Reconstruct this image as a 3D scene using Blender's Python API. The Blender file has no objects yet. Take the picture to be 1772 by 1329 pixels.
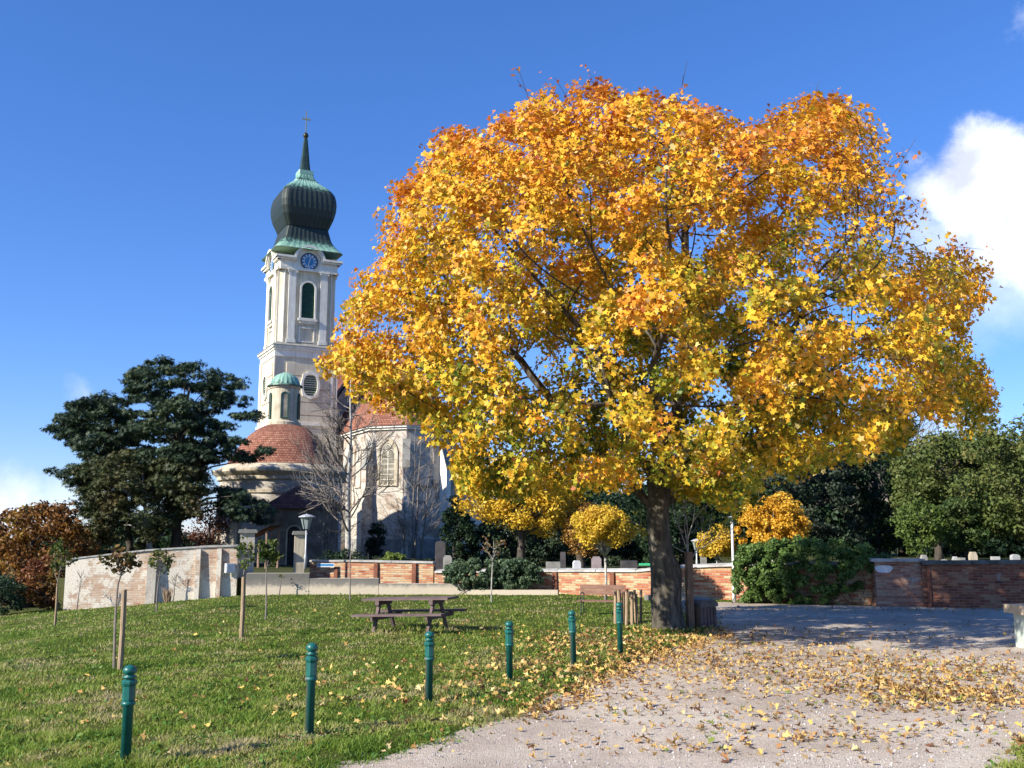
import bpy, math, random
import numpy as np
from mathutils import Vector, Matrix
R = math.radians
# ------------------------------------------------------------ camera, sky, sun
sc = bpy.context.scene
col = bpy.context.collection
F, CX, CY, CAMH = 1700.0, 886.0, 664.5, 2.2
PITCH = math.atan(260.5/1700.0)
SUN_B, SUN_EL = 33.0, 30.0            # sun azimuth off -X towards the camera, elevation
cam = bpy.data.cameras.new('camera'); camo = bpy.data.objects.new('camera', cam); col.objects.link(camo)
cam.sensor_width = 36; cam.lens = 36*F/1772; cam.clip_end = 3000; cam.clip_start = .1
camo.location = (0, 0, CAMH); camo.rotation_euler = (R(90)+PITCH, 0, 0)
sc.camera = camo
sc.render.resolution_x = 1024; sc.render.resolution_y = 768
sc.view_settings.view_transform = 'Standard'; sc.view_settings.look = 'None'
sc.view_settings.exposure = 0.88; sc.view_settings.gamma = 1
cp, sp = math.cos(PITCH), math.sin(PITCH)
def ray(px, py):
    u = (px-CX)/F; v = (CY-py)/F
    return Vector((u, cp - v*sp, sp + v*cp))
def at(px, py, Y):
    d = ray(px, py); t = Y/d.y
    return Vector((d.x*t, Y, CAMH + d.z*t))
def G(px, py, z=0.0):
    d = ray(px, py); t = (z-CAMH)/d.z
    return Vector((d.x*t, d.y*t, z))
def project(P):
    P = np.asarray(P, float)
    x, y, z = P[:, 0], P[:, 1], P[:, 2]-CAMH
    dep = y*cp + z*sp; up = -y*sp + z*cp
    return CX + F*x/dep, CY - F*up/dep

sunv = Vector((-math.cos(R(SUN_B))*math.cos(R(SUN_EL)), -math.sin(R(SUN_B))*math.cos(R(SUN_EL)), math.sin(R(SUN_EL))))
sl = bpy.data.lights.new('sun', 'SUN'); sl.energy = 5.0; sl.angle = R(.53); sl.color = (1, .93, .82)
so = bpy.data.objects.new('sun', sl); col.objects.link(so)
so.rotation_euler = sunv.to_track_quat('Z', 'Y').to_euler()

w = bpy.data.worlds.new('World'); sc.world = w; w.use_nodes = True
nt = w.node_tree; nt.nodes.clear()
def N(t, **k):
    n = nt.nodes.new(t)
    for a, b in k.items(): setattr(n, a, b)
    return n
out = N('ShaderNodeOutputWorld'); bg = N('ShaderNodeBackground'); bg.inputs[1].default_value = .1
sky = N('ShaderNodeTexSky', sky_type='NISHITA', sun_disc=False)
sky.sun_elevation = R(SUN_EL); sky.sun_rotation = math.atan2(sunv.x, sunv.y)
sky.air_density = 1.0; sky.dust_density = .0; sky.ozone_density = 4.0; sky.altitude = 200
hs = N('ShaderNodeHueSaturation'); hs.inputs['Saturation'].default_value = 1.14; hs.inputs['Value'].default_value = 1.0
gm = N('ShaderNodeGamma'); gm.inputs[1].default_value = .84; nt.links.new(sky.outputs[0], gm.inputs[0])
tn = N('ShaderNodeMix', data_type='RGBA', blend_type='MULTIPLY'); tn.inputs['Factor'].default_value = 1; tn.inputs['B'].default_value = (.93, 1.03, 1.42, 1)
nt.links.new(gm.outputs[0], tn.inputs['A']); nt.links.new(tn.outputs['Result'], hs.inputs['Color'])
tc = N('ShaderNodeTexCoord')
ns = N('ShaderNodeTexNoise'); ns.inputs['Scale'].default_value = 8; ns.inputs['Detail'].default_value = 10; ns.inputs['Roughness'].default_value = .66
nt.links.new(tc.outputs['Generated'], ns.inputs['Vector'])
sub = N('ShaderNodeVectorMath', operation='SUBTRACT'); sub.inputs[1].default_value = (.5, .5, .5)
nt.links.new(ns.outputs['Color'], sub.inputs[0])
scl = N('ShaderNodeVectorMath', operation='SCALE'); scl.inputs['Scale'].default_value = .10
nt.links.new(sub.outputs[0], scl.inputs[0])
addv = N('ShaderNodeVectorMath', operation='ADD')
nt.links.new(tc.outputs['Generated'], addv.inputs[0]); nt.links.new(scl.outputs[0], addv.inputs[1])
last = None
for (bx, by, br, op, soft) in [(1725, 300, 98, 1, .5), (1665, 350, 88, .95, .55), (1790, 390, 140, .95, .5), (1640, 300, 34, .5, .8), (1630, 430, 95, .55, .9),
                         (1590, 272, 22, .35, .9), (1720, 480, 110, .42, .9), (1690, 560, 70, .16, 1), (-10, 885, 80, .55, .8), (60, 895, 50, .4, .9),
                         (120, 880, 70, .3, 1), (150, 693, 34, .22, 1), (1650, 740, 90, .35, 1), (1790, 35, 40, .35, .9), (650, 900, 200, .25, 1), (1200, 880, 200, .25, 1)]:
    c = ray(bx, by).normalized()
    d = N('ShaderNodeVectorMath', operation='DISTANCE'); d.inputs[1].default_value = c
    nt.links.new(addv.outputs[0], d.inputs[0])
    m = N('ShaderNodeMapRange', interpolation_type='SMOOTHSTEP')
    rr = br*1.06/F
    m.inputs['From Min'].default_value = rr; m.inputs['From Max'].default_value = rr*(1-soft)
    m.inputs['To Min'].default_value = 0; m.inputs['To Max'].default_value = op
    nt.links.new(d.outputs['Value'], m.inputs['Value'])
    if last is None: last = m.outputs[0]
    else:
        mx = N('ShaderNodeMath', operation='MAXIMUM'); nt.links.new(last, mx.inputs[0]); nt.links.new(m.outputs[0], mx.inputs[1]); last = mx.outputs[0]
ns2 = N('ShaderNodeTexNoise'); ns2.inputs['Scale'].default_value = 14; ns2.inputs['Detail'].default_value = 6
nt.links.new(tc.outputs['Generated'], ns2.inputs['Vector'])
cr = N('ShaderNodeMix', data_type='RGBA'); cr.inputs['A'].default_value = (4.4, 4.7, 6.0, 1); cr.inputs['B'].default_value = (8.2, 8.4, 8.7, 1)
mr = N('ShaderNodeMapRange'); mr.inputs['From Min'].default_value = .38; mr.inputs['From Max'].default_value = .6
nt.links.new(ns2.outputs['Fac'], mr.inputs['Value']); nt.links.new(mr.outputs[0], cr.inputs['Factor'])
mix = N('ShaderNodeMix', data_type='RGBA')
nt.links.new(last, mix.inputs['Factor']); nt.links.new(hs.outputs[0], mix.inputs['A']); nt.links.new(cr.outputs['Result'], mix.inputs['B'])
nt.links.new(mix.outputs['Result'], bg.inputs[0]); nt.links.new(bg.outputs[0], out.inputs[0])

# ------------------------------------------------------------ helpers
random.seed(7)
def vnoise(P, scale, seed=0, octv=3):
    """smooth numpy noise in about -1..1 from rotated sines"""
    rs = np.random.RandomState(seed); P = np.asarray(P, float)/scale
    out = np.zeros(len(P)); amp = 1.0; tot = 0
    for o in range(octv):
        s = np.zeros(len(P))
        for k in range(5):
            d = rs.normal(size=P.shape[1]); d /= np.linalg.norm(d)
            s += np.sin(P@d*2*math.pi*rs.uniform(.6, 1.3)*2**o + rs.uniform(0, 6.28))
        out += amp*s/2.6; tot += amp; amp *= .55
    return out/tot
def tag(o, label=None, cat=None, group=None, kind=None):
    if label: o['label'] = label
    if cat: o['category'] = cat
    if group: o['group'] = group
    if kind: o['kind'] = kind
    return o
def thing(name, label, cat, loc=(0, 0, 0), rz=0, group=None):
    o = bpy.data.objects.new(name, None); col.objects.link(o); o.empty_display_size = .2
    o.location = loc; o.rotation_euler = (0, 0, rz)
    return tag(o, label, cat, group)
def copy_tree(o, parent=None):
    c = o.copy(); col.objects.link(c); c.parent = parent
    for ch in list(o.children):
        if ch != c: copy_tree(ch, c)
    return c

class MB:
    def __init__(s): s.v = []; s.f = []; s.uv = []; s.M = Matrix.Identity(4); s.auto = True
    def add(s, vs, fs, uvs=None):
        b = len(s.v)
        s.v += [tuple(s.M @ Vector(p)) for p in vs]
        s.f += [tuple(b+i for i in f) for f in fs]
        s.uv += (uvs if uvs else [None]*len(fs))
        return s
    def box(s, x0, x1, y0, y1, z0, z1):
        return s.add([(x0,y0,z0),(x1,y0,z0),(x1,y1,z0),(x0,y1,z0),(x0,y0,z1),(x1,y0,z1),(x1,y1,z1),(x0,y1,z1)],
              [(0,3,2,1),(4,5,6,7),(0,1,5,4),(1,2,6,5),(2,3,7,6),(3,0,4,7)])
    def beam(s, p, q, w, h, up=(0, 0, 1)):
        p = Vector(p); q = Vector(q); d = (q-p).normalized(); u = Vector(up)
        if abs(d.dot(u)) > .98: u = Vector((1, 0, 0))
        x = d.cross(u).normalized()*w/2; y = x.cross(d).normalized()*h/2
        vs = [p-x-y, p+x-y, p+x+y, p-x+y, q-x-y, q+x-y, q+x+y, q-x+y]
        return s.add(vs, [(0,1,2,3),(7,6,5,4),(0,4,5,1),(1,5,6,2),(2,6,7,3),(3,7,4,0)])
    def prism_xz(s, pts, y0, y1):
        n = len(pts)
        vs = [(x, y0, z) for x, z in pts]+[(x, y1, z) for x, z in pts]
        fs = [tuple(range(n)), tuple(range(2*n-1, n-1, -1))]+[(i, i+n, (i+1) % n+n, (i+1) % n) for i in range(n)]
        return s.add(vs, fs)
    def prism_xy(s, pts, z0, z1):
        n = len(pts)
        vs = [(x, y, z0) for x, y in pts]+[(x, y, z1) for x, y in pts]
        fs = [tuple(range(n-1, -1, -1)), tuple(range(n, 2*n))]+[(i, (i+1) % n, (i+1) % n+n, i+n) for i in range(n)]
        return s.add(vs, fs)
    def ring_xz(s, outer, inner, y0, y1, closed=True):
        n = len(outer)
        vs = [(x, y0, z) for x, z in outer]+[(x, y0, z) for x, z in inner]+[(x, y1, z) for x, z in outer]+[(x, y1, z) for x, z in inner]
        fs = []
        for i in range(n if closed else n-1):
            j = (i+1) % n
            fs += [(i, j, n+j, n+i), (i, 2*n+i, 2*n+j, j), (n+i, n+j, 3*n+j, 3*n+i), (2*n+i, 3*n+i, 3*n+j, 2*n+j)]
        if not closed:
            fs += [(0, n, 3*n, 2*n), (n-1, 3*n-1, 4*n-1, 2*n-1)]
        return s.add(vs, fs)
    def lathe(s, prof, n=24, c=(0, 0, 0), a0=0, a1=2*math.pi, caps=True):
        full = abs(a1-a0) > 6.28; m = n if full else n+1
        vs = []; L = [0]
        for k in range(1, len(prof)): L.append(L[-1]+math.hypot(prof[k][0]-prof[k-1][0], prof[k][1]-prof[k-1][1]))
        rm = max(p[0] for p in prof)
        for r, z in prof:
            for i in range(m):
                a = a0+(a1-a0)*i/n
                vs.append((c[0]+r*math.cos(a), c[1]+r*math.sin(a), c[2]+z))
        fs = []; uvs = []
        for k in range(len(prof)-1):
            for i in range(n):
                j = (i+1) % m if full else i+1
                fs.append((k*m+i, k*m+j, (k+1)*m+j, (k+1)*m+i))
                u0 = rm*(a1-a0)*i/n; u1 = rm*(a1-a0)*(i+1)/n
                uvs.append([(u0, L[k]), (u1, L[k]), (u1, L[k+1]), (u0, L[k+1])])
        if caps and full:
            if prof[0][0] > 1e-4: fs.append(tuple(range(m-1, -1, -1))); uvs.append(None)
            if prof[-1][0] > 1e-4: fs.append(tuple((len(prof)-1)*m+i for i in range(m))); uvs.append(None)
        return s.add(vs, fs, uvs)
    def tube(s, path, rad, n=6, cap=True):
        path = [Vector(p) for p in path]; m = len(path)
        if not hasattr(rad, '__len__'): rad = [rad]*m
        vs = []; ref = None
        for i, p in enumerate(path):
            d = (path[min(i+1, m-1)]-path[max(i-1, 0)])
            d = d.normalized() if d.length > 1e-9 else Vector((0, 0, 1))
            if ref is None:
                ref = d.orthogonal().normalized()
            ref = (ref-d*ref.dot(d)); ref = ref.normalized() if ref.length > 1e-6 else d.orthogonal().normalized()
            b = d.cross(ref)
            for k in range(n):
                a = 2*math.pi*k/n
                vs.append(p+(ref*math.cos(a)+b*math.sin(a))*rad[i])
        fs = [(i*n+k, i*n+(k+1) % n, (i+1)*n+(k+1) % n, (i+1)*n+k) for i in range(m-1) for k in range(n)]
        if cap: fs += [tuple(range(n-1, -1, -1)), tuple((m-1)*n+k for k in range(n))]
        return s.add(vs, fs)
    def build(s, name, mat, parent=None, smooth=False, off=None, label=None):
        if off is not None: s.v = [(a-off[0], b-off[1], c-off[2]) for a, b, c in s.v]
        me = bpy.data.meshes.new(name); me.from_pydata(s.v, [], s.f); me.materials.append(mat)
        uvl = me.uv_layers.new(name='UVMap'); data = np.zeros(len(me.loops)*2, dtype=np.float32)
        for p, uv in zip(me.polygons, s.uv):
            if uv is None:
                n = p.normal
                hl = math.hypot(n.x, n.y)
                if hl > .35:
                    tx, ty = -n.y/hl, n.x/hl
                    for li in p.loop_indices:
                        c = me.vertices[me.loops[li].vertex_index].co
                        data[2*li] = c.x*tx+c.y*ty; data[2*li+1] = c.z/max(hl, .5)
                else:
                    for li in p.loop_indices:
                        c = me.vertices[me.loops[li].vertex_index].co
                        data[2*li] = c.x; data[2*li+1] = c.y
            else:
                for li, t in zip(p.loop_indices, uv): data[2*li], data[2*li+1] = t
        uvl.data.foreach_set('uv', data)
        if smooth: me.polygons.foreach_set('use_smooth', [True]*len(me.polygons))
        o = bpy.data.objects.new(name, me); col.objects.link(o); o.parent = parent
        if label: o['label'] = label
        return o

def fast_mesh(name, V, K, cols, mat, parent=None, loc=None):
    """V: (N,K,3) polygons; cols: (N,3)"""
    n = len(V); me = bpy.data.meshes.new(name)
    me.vertices.add(n*K); me.vertices.foreach_set('co', np.ascontiguousarray(V, dtype=np.float32).ravel())
    me.loops.add(n*K); me.loops.foreach_set('vertex_index', np.arange(n*K, dtype=np.int32))
    me.polygons.add(n); me.polygons.foreach_set('loop_start', np.arange(0, n*K, K, dtype=np.int32))
    me.update(calc_edges=True)
    a = me.attributes.new('Col', 'FLOAT_COLOR', 'POINT')
    c4 = np.ones((n, K, 4), dtype=np.float32); c4[:, :, :3] = np.asarray(cols)[:, None, :]
    a.data.foreach_set('color', c4.ravel())
    me.materials.append(mat)
    o = bpy.data.objects.new(name, me); col.objects.link(o); o.parent = parent
    if loc is not None: o.location = loc
    return o
MAPLE = np.array([(0,-.42),(.30,-.36),(.22,-.10),(.56,.10),(.22,.16),(0,.56),(-.22,.16),(-.56,.10),(-.22,-.10),(-.30,-.36)])
OVAL = np.array([(0,-.5),(.26,-.1),(.2,.25),(0,.5),(-.2,.25),(-.26,-.1)])
QUAD = np.array([(0,-.5),(.34,0),(0,.5),(-.34,0)])
_t = np.linspace(0, 2*np.pi, 12, endpoint=False)
STAR = np.stack([np.cos(_t)*np.where(np.arange(12)%2, .13, .5), np.sin(_t)*np.where(np.arange(12)%2, .13, .5)], 1)
def leaves(name, pos, nrm, size, shape, cols, mat, parent=None, rs=None, fold=.25):
    rs = rs or np.random.RandomState(1); n = len(pos)
    nrm = nrm/np.maximum(np.linalg.norm(nrm, axis=1, keepdims=True), 1e-6)
    r = rs.normal(size=(n, 3)); t = r-nrm*(r*nrm).sum(1, keepdims=True); t /= np.linalg.norm(t, axis=1, keepdims=True)
    b = np.cross(nrm, t)
    sx = shape[:, 0][None, :]*size[:, None]; sy = shape[:, 1][None, :]*size[:, None]
    f = rs.uniform(-1, 1.3, size=(n, 1))*fold*2
    V = pos[:, None, :]+sx[..., None]*t[:, None, :]+sy[..., None]*b[:, None, :]+(np.abs(sx)*f)[..., None]*nrm[:, None, :]
    return fast_mesh(name, V, len(shape), cols, mat, parent)

# ------------------------------------------------------------ materials
def newmat(name):
    m = bpy.data.materials.new(name); m.use_nodes = True; t = m.node_tree
    return m, t, t.nodes['Principled BSDF']
def nd(t, typ, ins=None, **k):
    n = t.nodes.new(typ)
    for a, b in k.items(): setattr(n, a, b)
    if ins:
        for a, b in ins.items(): n.inputs[a].default_value = b
    return n
def c4(c): return (c[0], c[1], c[2], 1)
def ramp(t, fac, stops):
    r = t.nodes.new('ShaderNodeValToRGB'); e = r.color_ramp.elements
    e[0].position, e[0].color = stops[0][0], c4(stops[0][1]); e[1].position, e[1].color = stops[-1][0], c4(stops[-1][1])
    for p, c in stops[1:-1]:
        x = e.new(p); x.color = c4(c)
    t.links.new(fac, r.inputs[0]); return r.outputs[0]
def mixc(t, fac, a, b, bt='MIX'):
    m = nd(t, 'ShaderNodeMix', data_type='RGBA', blend_type=bt)
    for sock, v in (('Factor', fac), ('A', a), ('B', b)):
        if isinstance(v, (int, float)): m.inputs[sock].default_value = v
        elif isinstance(v, tuple): m.inputs[sock].default_value = c4(v)
        else: t.links.new(v, m.inputs[sock])
    return m.outputs['Result']
def noise(t, scale, detail=5, rough=.6, coord='Object', stretch=None):
    tc = nd(t, 'ShaderNodeTexCoord'); n = nd(t, 'ShaderNodeTexNoise', {'Scale': scale, 'Detail': detail, 'Roughness': rough})
    if stretch:
        mp = nd(t, 'ShaderNodeMapping'); mp.inputs['Scale'].default_value = stretch
        t.links.new(tc.outputs[coord], mp.inputs[0]); t.links.new(mp.outputs[0], n.inputs['Vector'])
    else: t.links.new(tc.outputs[coord], n.inputs['Vector'])
    return n.outputs['Fac']
def bump(t, p, h, strength=.5, dist=.02):
    b = nd(t, 'ShaderNodeBump', {'Strength': strength, 'Distance': dist}); t.links.new(h, b.inputs['Height'])
    t.links.new(b.outputs[0], p.inputs['Normal']); return b
def plain(name, stops, scale=3, rough=.8, bs=.3, bscale=20, bdist=.01, metal=0, stretch=None, spec=.3):
    """noise-driven colour between stops"""
    m, t, p = newmat(name)
    t.links.new(ramp(t, noise(t, scale, 7, .65, stretch=stretch), stops), p.inputs['Base Color'])
    p.inputs['Roughness'].default_value = rough; p.inputs['Metallic'].default_value = metal
    p.inputs['Specular IOR Level'].default_value = spec
    if bs: bump(t, p, noise(t, bscale, 6, .65, stretch=stretch), bs, bdist)
    return m
def leafmat(name, trans=.35, rough=.5):
    m, t, p = newmat(name)
    a = nd(t, 'ShaderNodeAttribute', attribute_name='Col')
    t.links.new(a.outputs['Color'], p.inputs['Base Color']); p.inputs['Roughness'].default_value = rough
    p.inputs['Specular IOR Level'].default_value = .25
    tr = nd(t, 'ShaderNodeBsdfTranslucent'); t.links.new(a.outputs['Color'], tr.inputs[0])
    mx = nd(t, 'ShaderNodeMixShader'); mx.inputs[0].default_value = trans
    t.links.new(p.outputs[0], mx.inputs[1]); t.links.new(tr.outputs[0], mx.inputs[2])
    t.links.new(mx.outputs[0], t.nodes['Material Output'].inputs[0]); return m
def brickmat(name, bricks, mortar, plaster=None, pl_thr=.55, bw=.29, bh=.082, dark=None):
    m, t, p = newmat(name)
    uv = nd(t, 'ShaderNodeUVMap')
    nz = nd(t, 'ShaderNodeTexNoise', {'Scale': 3.0, 'Detail': 3}); t.links.new(uv.outputs[0], nz.inputs['Vector'])
    sb = nd(t, 'ShaderNodeVectorMath', operation='SUBTRACT'); sb.inputs[1].default_value = (.5, .5, .5); t.links.new(nz.outputs['Color'], sb.inputs[0])
    s2 = nd(t, 'ShaderNodeVectorMath', operation='SCALE'); s2.inputs['Scale'].default_value = .045; t.links.new(sb.outputs[0], s2.inputs[0])
    av = nd(t, 'ShaderNodeVectorMath', operation='ADD'); t.links.new(uv.outputs[0], av.inputs[0]); t.links.new(s2.outputs[0], av.inputs[1])
    b = nd(t, 'ShaderNodeTexBrick', {'Scale': 1.0, 'Mortar Size': .011, 'Mortar Smooth': .4, 'Bias': 0.0, 'Brick Width': bw, 'Row Height': bh, 'Color1': (0, 0, 0, 1), 'Color2': (1, 1, 1, 1), 'Mortar': (.5, .5, .5, 1)})
    t.links.new(av.outputs[0], b.inputs['Vector'])
    fac = nd(t, 'ShaderNodeSeparateColor'); t.links.new(b.outputs['Color'], fac.inputs[0])
    big = nd(t, 'ShaderNodeTexNoise', {'Scale': .9, 'Detail': 5, 'Roughness': .7}); t.links.new(uv.outputs[0], big.inputs['Vector'])
    fine = nd(t, 'ShaderNodeTexNoise', {'Scale': 16, 'Detail': 6, 'Roughness': .7}); t.links.new(uv.outputs[0], fine.inputs['Vector'])
    a1 = nd(t, 'ShaderNodeMath', operation='MULTIPLY_ADD'); a1.inputs[1].default_value = 1.6; t.links.new(big.outputs['Fac'], a1.inputs[0])
    a0 = nd(t, 'ShaderNodeMath', operation='MULTIPLY_ADD'); a0.inputs[1].default_value = .62; a0.inputs[2].default_value = -.62; t.links.new(fac.outputs[0], a0.inputs[0]); t.links.new(a0.outputs[0], a1.inputs[2])
    bc = ramp(t, a1.outputs[0], bricks)
    bc = mixc(t, .35, bc, ramp(t, fine.outputs['Fac'], [(.3, (.25, .2, .17)), (.7, (1, .95, .9))]), 'MULTIPLY')
    c = mixc(t, b.outputs['Fac'], bc, mortar)
    hb = nd(t, 'ShaderNodeMath', operation='SUBTRACT'); hb.inputs[0].default_value = 1; t.links.new(b.outputs['Fac'], hb.inputs[1])
    hh = nd(t, 'ShaderNodeMath', operation='MULTIPLY_ADD'); hh.inputs[1].default_value = .5; t.links.new(fine.outputs['Fac'], hh.inputs[0]); t.links.new(hb.outputs[0], hh.inputs[2])
    hout = hh.outputs[0]
    if plaster:
        pn = nd(t, 'ShaderNodeTexNoise', {'Scale': .75, 'Detail': 9, 'Roughness': .72}); 
        ofs = nd(t, 'ShaderNodeVectorMath', operation='ADD'); ofs.inputs[1].default_value = (7.3, 2.1, 0); t.links.new(uv.outputs[0], ofs.inputs[0]); t.links.new(ofs.outputs[0], pn.inputs['Vector'])
        mr = nd(t, 'ShaderNodeMapRange', {'From Min': pl_thr-.02, 'From Max': pl_thr+.025}); t.links.new(pn.outputs['Fac'], mr.inputs['Value'])
        pc = ramp(t, fine.outputs['Fac'], [(.25, tuple(x*.6 for x in plaster)), (.6, plaster)])
        c = mixc(t, mr.outputs[0], c, pc)
        hx = nd(t, 'ShaderNodeMix'); t.links.new(mr.outputs[0], hx.inputs[0]); t.links.new(hh.outputs[0], hx.inputs[2]); 
        h3 = nd(t, 'ShaderNodeMath', operation='MULTIPLY_ADD'); h3.inputs[1].default_value = .35; h3.inputs[2].default_value = 1.3; t.links.new(fine.outputs['Fac'], h3.inputs[0]); t.links.new(h3.outputs[0], hx.inputs[3])
        hout = hx.outputs[0]
    t.links.new(c, p.inputs['Base Color']); p.inputs['Roughness'].default_value = .92; p.inputs['Specular IOR Level'].default_value = .15
    bump(t, p, hout, .8, .018); return m
def tilemat(name, stops, tw=.2, th=.17):
    m, t, p = newmat(name)
    uv = nd(t, 'ShaderNodeUVMap')
    b = nd(t, 'ShaderNodeTexBrick', {'Scale': 1.0, 'Mortar Size': .014, 'Mortar Smooth': .6, 'Brick Width': tw, 'Row Height': th, 'Color1': (0, 0, 0, 1), 'Color2': (1, 1, 1, 1), 'Mortar': (.4, .4, .4, 1)})
    t.links.new(uv.outputs[0], b.inputs['Vector'])
    fac = nd(t, 'ShaderNodeSeparateColor'); t.links.new(b.outputs['Color'], fac.inputs[0])
    big = nd(t, 'ShaderNodeTexNoise', {'Scale': .8, 'Detail': 6, 'Roughness': .7}); t.links.new(uv.outputs[0], big.inputs['Vector'])
    a = nd(t, 'ShaderNodeMath', operation='MULTIPLY_ADD'); a.inputs[1].default_value = .45; t.links.new(fac.outputs[0], a.inputs[0]); 
    a2 = nd(t, 'ShaderNodeMath', operation='MULTIPLY_ADD'); a2.inputs[1].default_value = 1.3; a2.inputs[2].default_value = -.35; t.links.new(big.outputs['Fac'], a2.inputs[0]); t.links.new(a2.outputs[0], a.inputs[2])
    c = mixc(t, b.outputs['Fac'], ramp(t, a.outputs[0], stops), (.07, .035, .025))
    t.links.new(c, p.inputs['Base Color']); p.inputs['Roughness'].default_value = .85; p.inputs['Specular IOR Level'].default_value = .2
    # overlapping rows: saw-tooth height plus joints
    sep = nd(t, 'ShaderNodeSeparateXYZ'); t.links.new(uv.outputs[0], sep.inputs[0])
    dv = nd(t, 'ShaderNodeMath', operation='DIVIDE'); dv.inputs[1].default_value = th; t.links.new(sep.outputs[1], dv.inputs[0])
    fr = nd(t, 'ShaderNodeMath', operation='FRACT'); t.links.new(dv.outputs[0], fr.inputs[0])
    s1 = nd(t, 'ShaderNodeMath', operation='ADD'); t.links.new(fr.outputs[0], s1.inputs[0]); t.links.new(b.outputs['Fac'], s1.inputs[1])
    inv = nd(t, 'ShaderNodeMath', operation='SUBTRACT'); inv.inputs[0].default_value = 1; t.links.new(s1.outputs[0], inv.inputs[1])
    bump(t, p, inv.outputs[0], 1, .04); return m

M = {}
def stucco(name, stops, scale, streak=.55, bs=.25):
    m, t, p = newmat(name)
    c = ramp(t, noise(t, scale, 7, .65), stops)
    s1 = ramp(t, noise(t, 2.4, 7, .75, stretch=(2.2, 2.2, .16)), [(.36, (.5, .46, .40)), (.52, (.92, .91, .89)), (.7, (1, 1, 1))])
    s2 = ramp(t, noise(t, .5, 8, .75), [(.3, (.72, .68, .62)), (.55, (1, 1, 1))])
    t.links.new(mixc(t, streak, mixc(t, streak, c, s1, 'MULTIPLY'), s2, 'MULTIPLY'), p.inputs['Base Color']); p.inputs['Roughness'].default_value = .9; p.inputs['Specular IOR Level'].default_value = .2
    bump(t, p, noise(t, 22, 7, .7), bs, .015); return m
def island(m, lo=.62, hi=1.2):
    t = m.node_tree; p = t.nodes['Principled BSDF']; l = p.inputs['Base Color'].links[0]; src = l.from_socket
    g = nd(t, 'ShaderNodeNewGeometry'); r = ramp(t, g.outputs['Random Per Island'], [(0, (lo, lo, lo)), (1, (hi, hi, hi))])
    t.links.new(mixc(t, 1.0, src, r, 'MULTIPLY'), p.inputs['Base Color'])
M['white'] = stucco('white_stucco', [(.3, (.76, .73, .62)), (.65, (.90, .87, .77))], 1.6, .5)
M['beige'] = stucco('beige_stucco', [(.3, (.62, .55, .41)), (.7, (.74, .67, .52))], 1.2, .5)
M['cream'] = stucco('cream_stucco', [(.3, (.42, .37, .27)), (.7, (.66, .59, .46))], 1.5, .8, .3)
M['oldwall'] = plain('weathered_plaster', [(.25, (.17, .14, .11)), (.45, (.40, .36, .30)), (.75, (.62, .58, .5))], .9, .95, .6, 9, .03)
M['church'] = brickmat('church_rubble', [(.1, (.3, .2, .14)), (.5, (.42, .34, .26)), (.9, (.5, .44, .36))], (.40, .36, .29), (.56, .51, .43), .47, .4, .18)
M['louvre'] = plain('green_louvre', [(.3, (.015, .06, .04)), (.7, (.03, .095, .065))], 4, .6, .2, 20)
M['clockblue'] = plain('clock_blue', [(.3, (.03, .2, .42)), (.7, (.05, .25, .48))], 4, .4, 0)
M['clockpale'] = plain('clock_pale', [(.3, (.45, .5, .55)), (.7, (.6, .65, .68))], 4, .5, 0)
M['gold'] = plain('gilded_metal', [(.3, (.7, .5, .2)), (.7, (.85, .65, .3))], 5, .35, 0, metal=.9)
M['brickwall'] = brickmat('brick_wall_mat', [(.0, (.30, .07, .035)), (.28, (.47, .16, .085)), (.45, (.56, .29, .15)), (.6, (.62, .43, .24)), (.85, (.6, .48, .32))], (.34, .27, .2), (.5, .44, .36), .66)
M['brickdark'] = brickmat('brick_dark', [(.0, (.14, .04, .025)), (.45, (.3, .11, .06)), (.85, (.42, .24, .14))], (.24, .18, .14), (.34, .3, .26), .64)
M['whitewash'] = brickmat('whitewashed_brick', [(.0, (.46, .24, .15)), (.45, (.60, .44, .32)), (.9, (.68, .58, .46))], (.5, .42, .33), (.72, .66, .55), .49)
M['darkplaster'] = plain('dark_plaster', [(.25, (.06, .052, .04)), (.5, (.17, .145, .115)), (.8, (.36, .32, .26))], 1.1, .95, .6, 9, .03)
M['brickpier'] = plain('brick_edge', [(.3, (.13, .05, .03)), (.7, (.25, .10, .06))], 5, .9, .6, 12, .02)
M['coping'] = plain('coping_stone', [(.3, (.2, .19, .17)), (.5, (.4, .39, .36)), (.75, (.52, .5, .47))], 2.2, .9, .5, 14, .02)
M['copmoss'] = plain('mossy_coping', [(.3, (.05, .055, .04)), (.55, (.13, .13, .11)), (.8, (.26, .25, .23))], 2.2, .9, .5, 14, .02)
M['stone'] = plain('grey_stone', [(.3, (.16, .16, .14)), (.7, (.32, .31, .28))], 3, .85, .4, 18)
M['darkstone'] = plain('dark_granite', [(.3, (.05, .045, .045)), (.7, (.11, .10, .10))], 3, .4, .1, 18)
M['whitestone'] = plain('white_marble', [(.3, (.55, .55, .55)), (.7, (.75, .75, .75))], 3, .5, .1, 18)
M['wood'] = plain('weathered_wood', [(.3, (.10, .065, .045)), (.5, (.19, .13, .09)), (.75, (.28, .2, .14))], 5, .85, .5, 9, .01, stretch=(6, 6, .7))
M['stake'] = plain('stake_wood', [(.3, (.22, .15, .09)), (.7, (.42, .31, .2))], 5, .85, .5, 9, .01, stretch=(6, 6, .7))
M['pinkwood'] = plain('purple_brown_wood', [(.3, (.085, .055, .055)), (.55, (.15, .105, .10)), (.8, (.23, .18, .175))], 4, .75, .35, 9, .008, stretch=(.8, 6, 6))
M['benchwood'] = plain('bench_wood', [(.3, (.16, .08, .055)), (.7, (.27, .16, .115))], 4, .7, .3, 9, .008, stretch=(.8, 6, 6))
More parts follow.
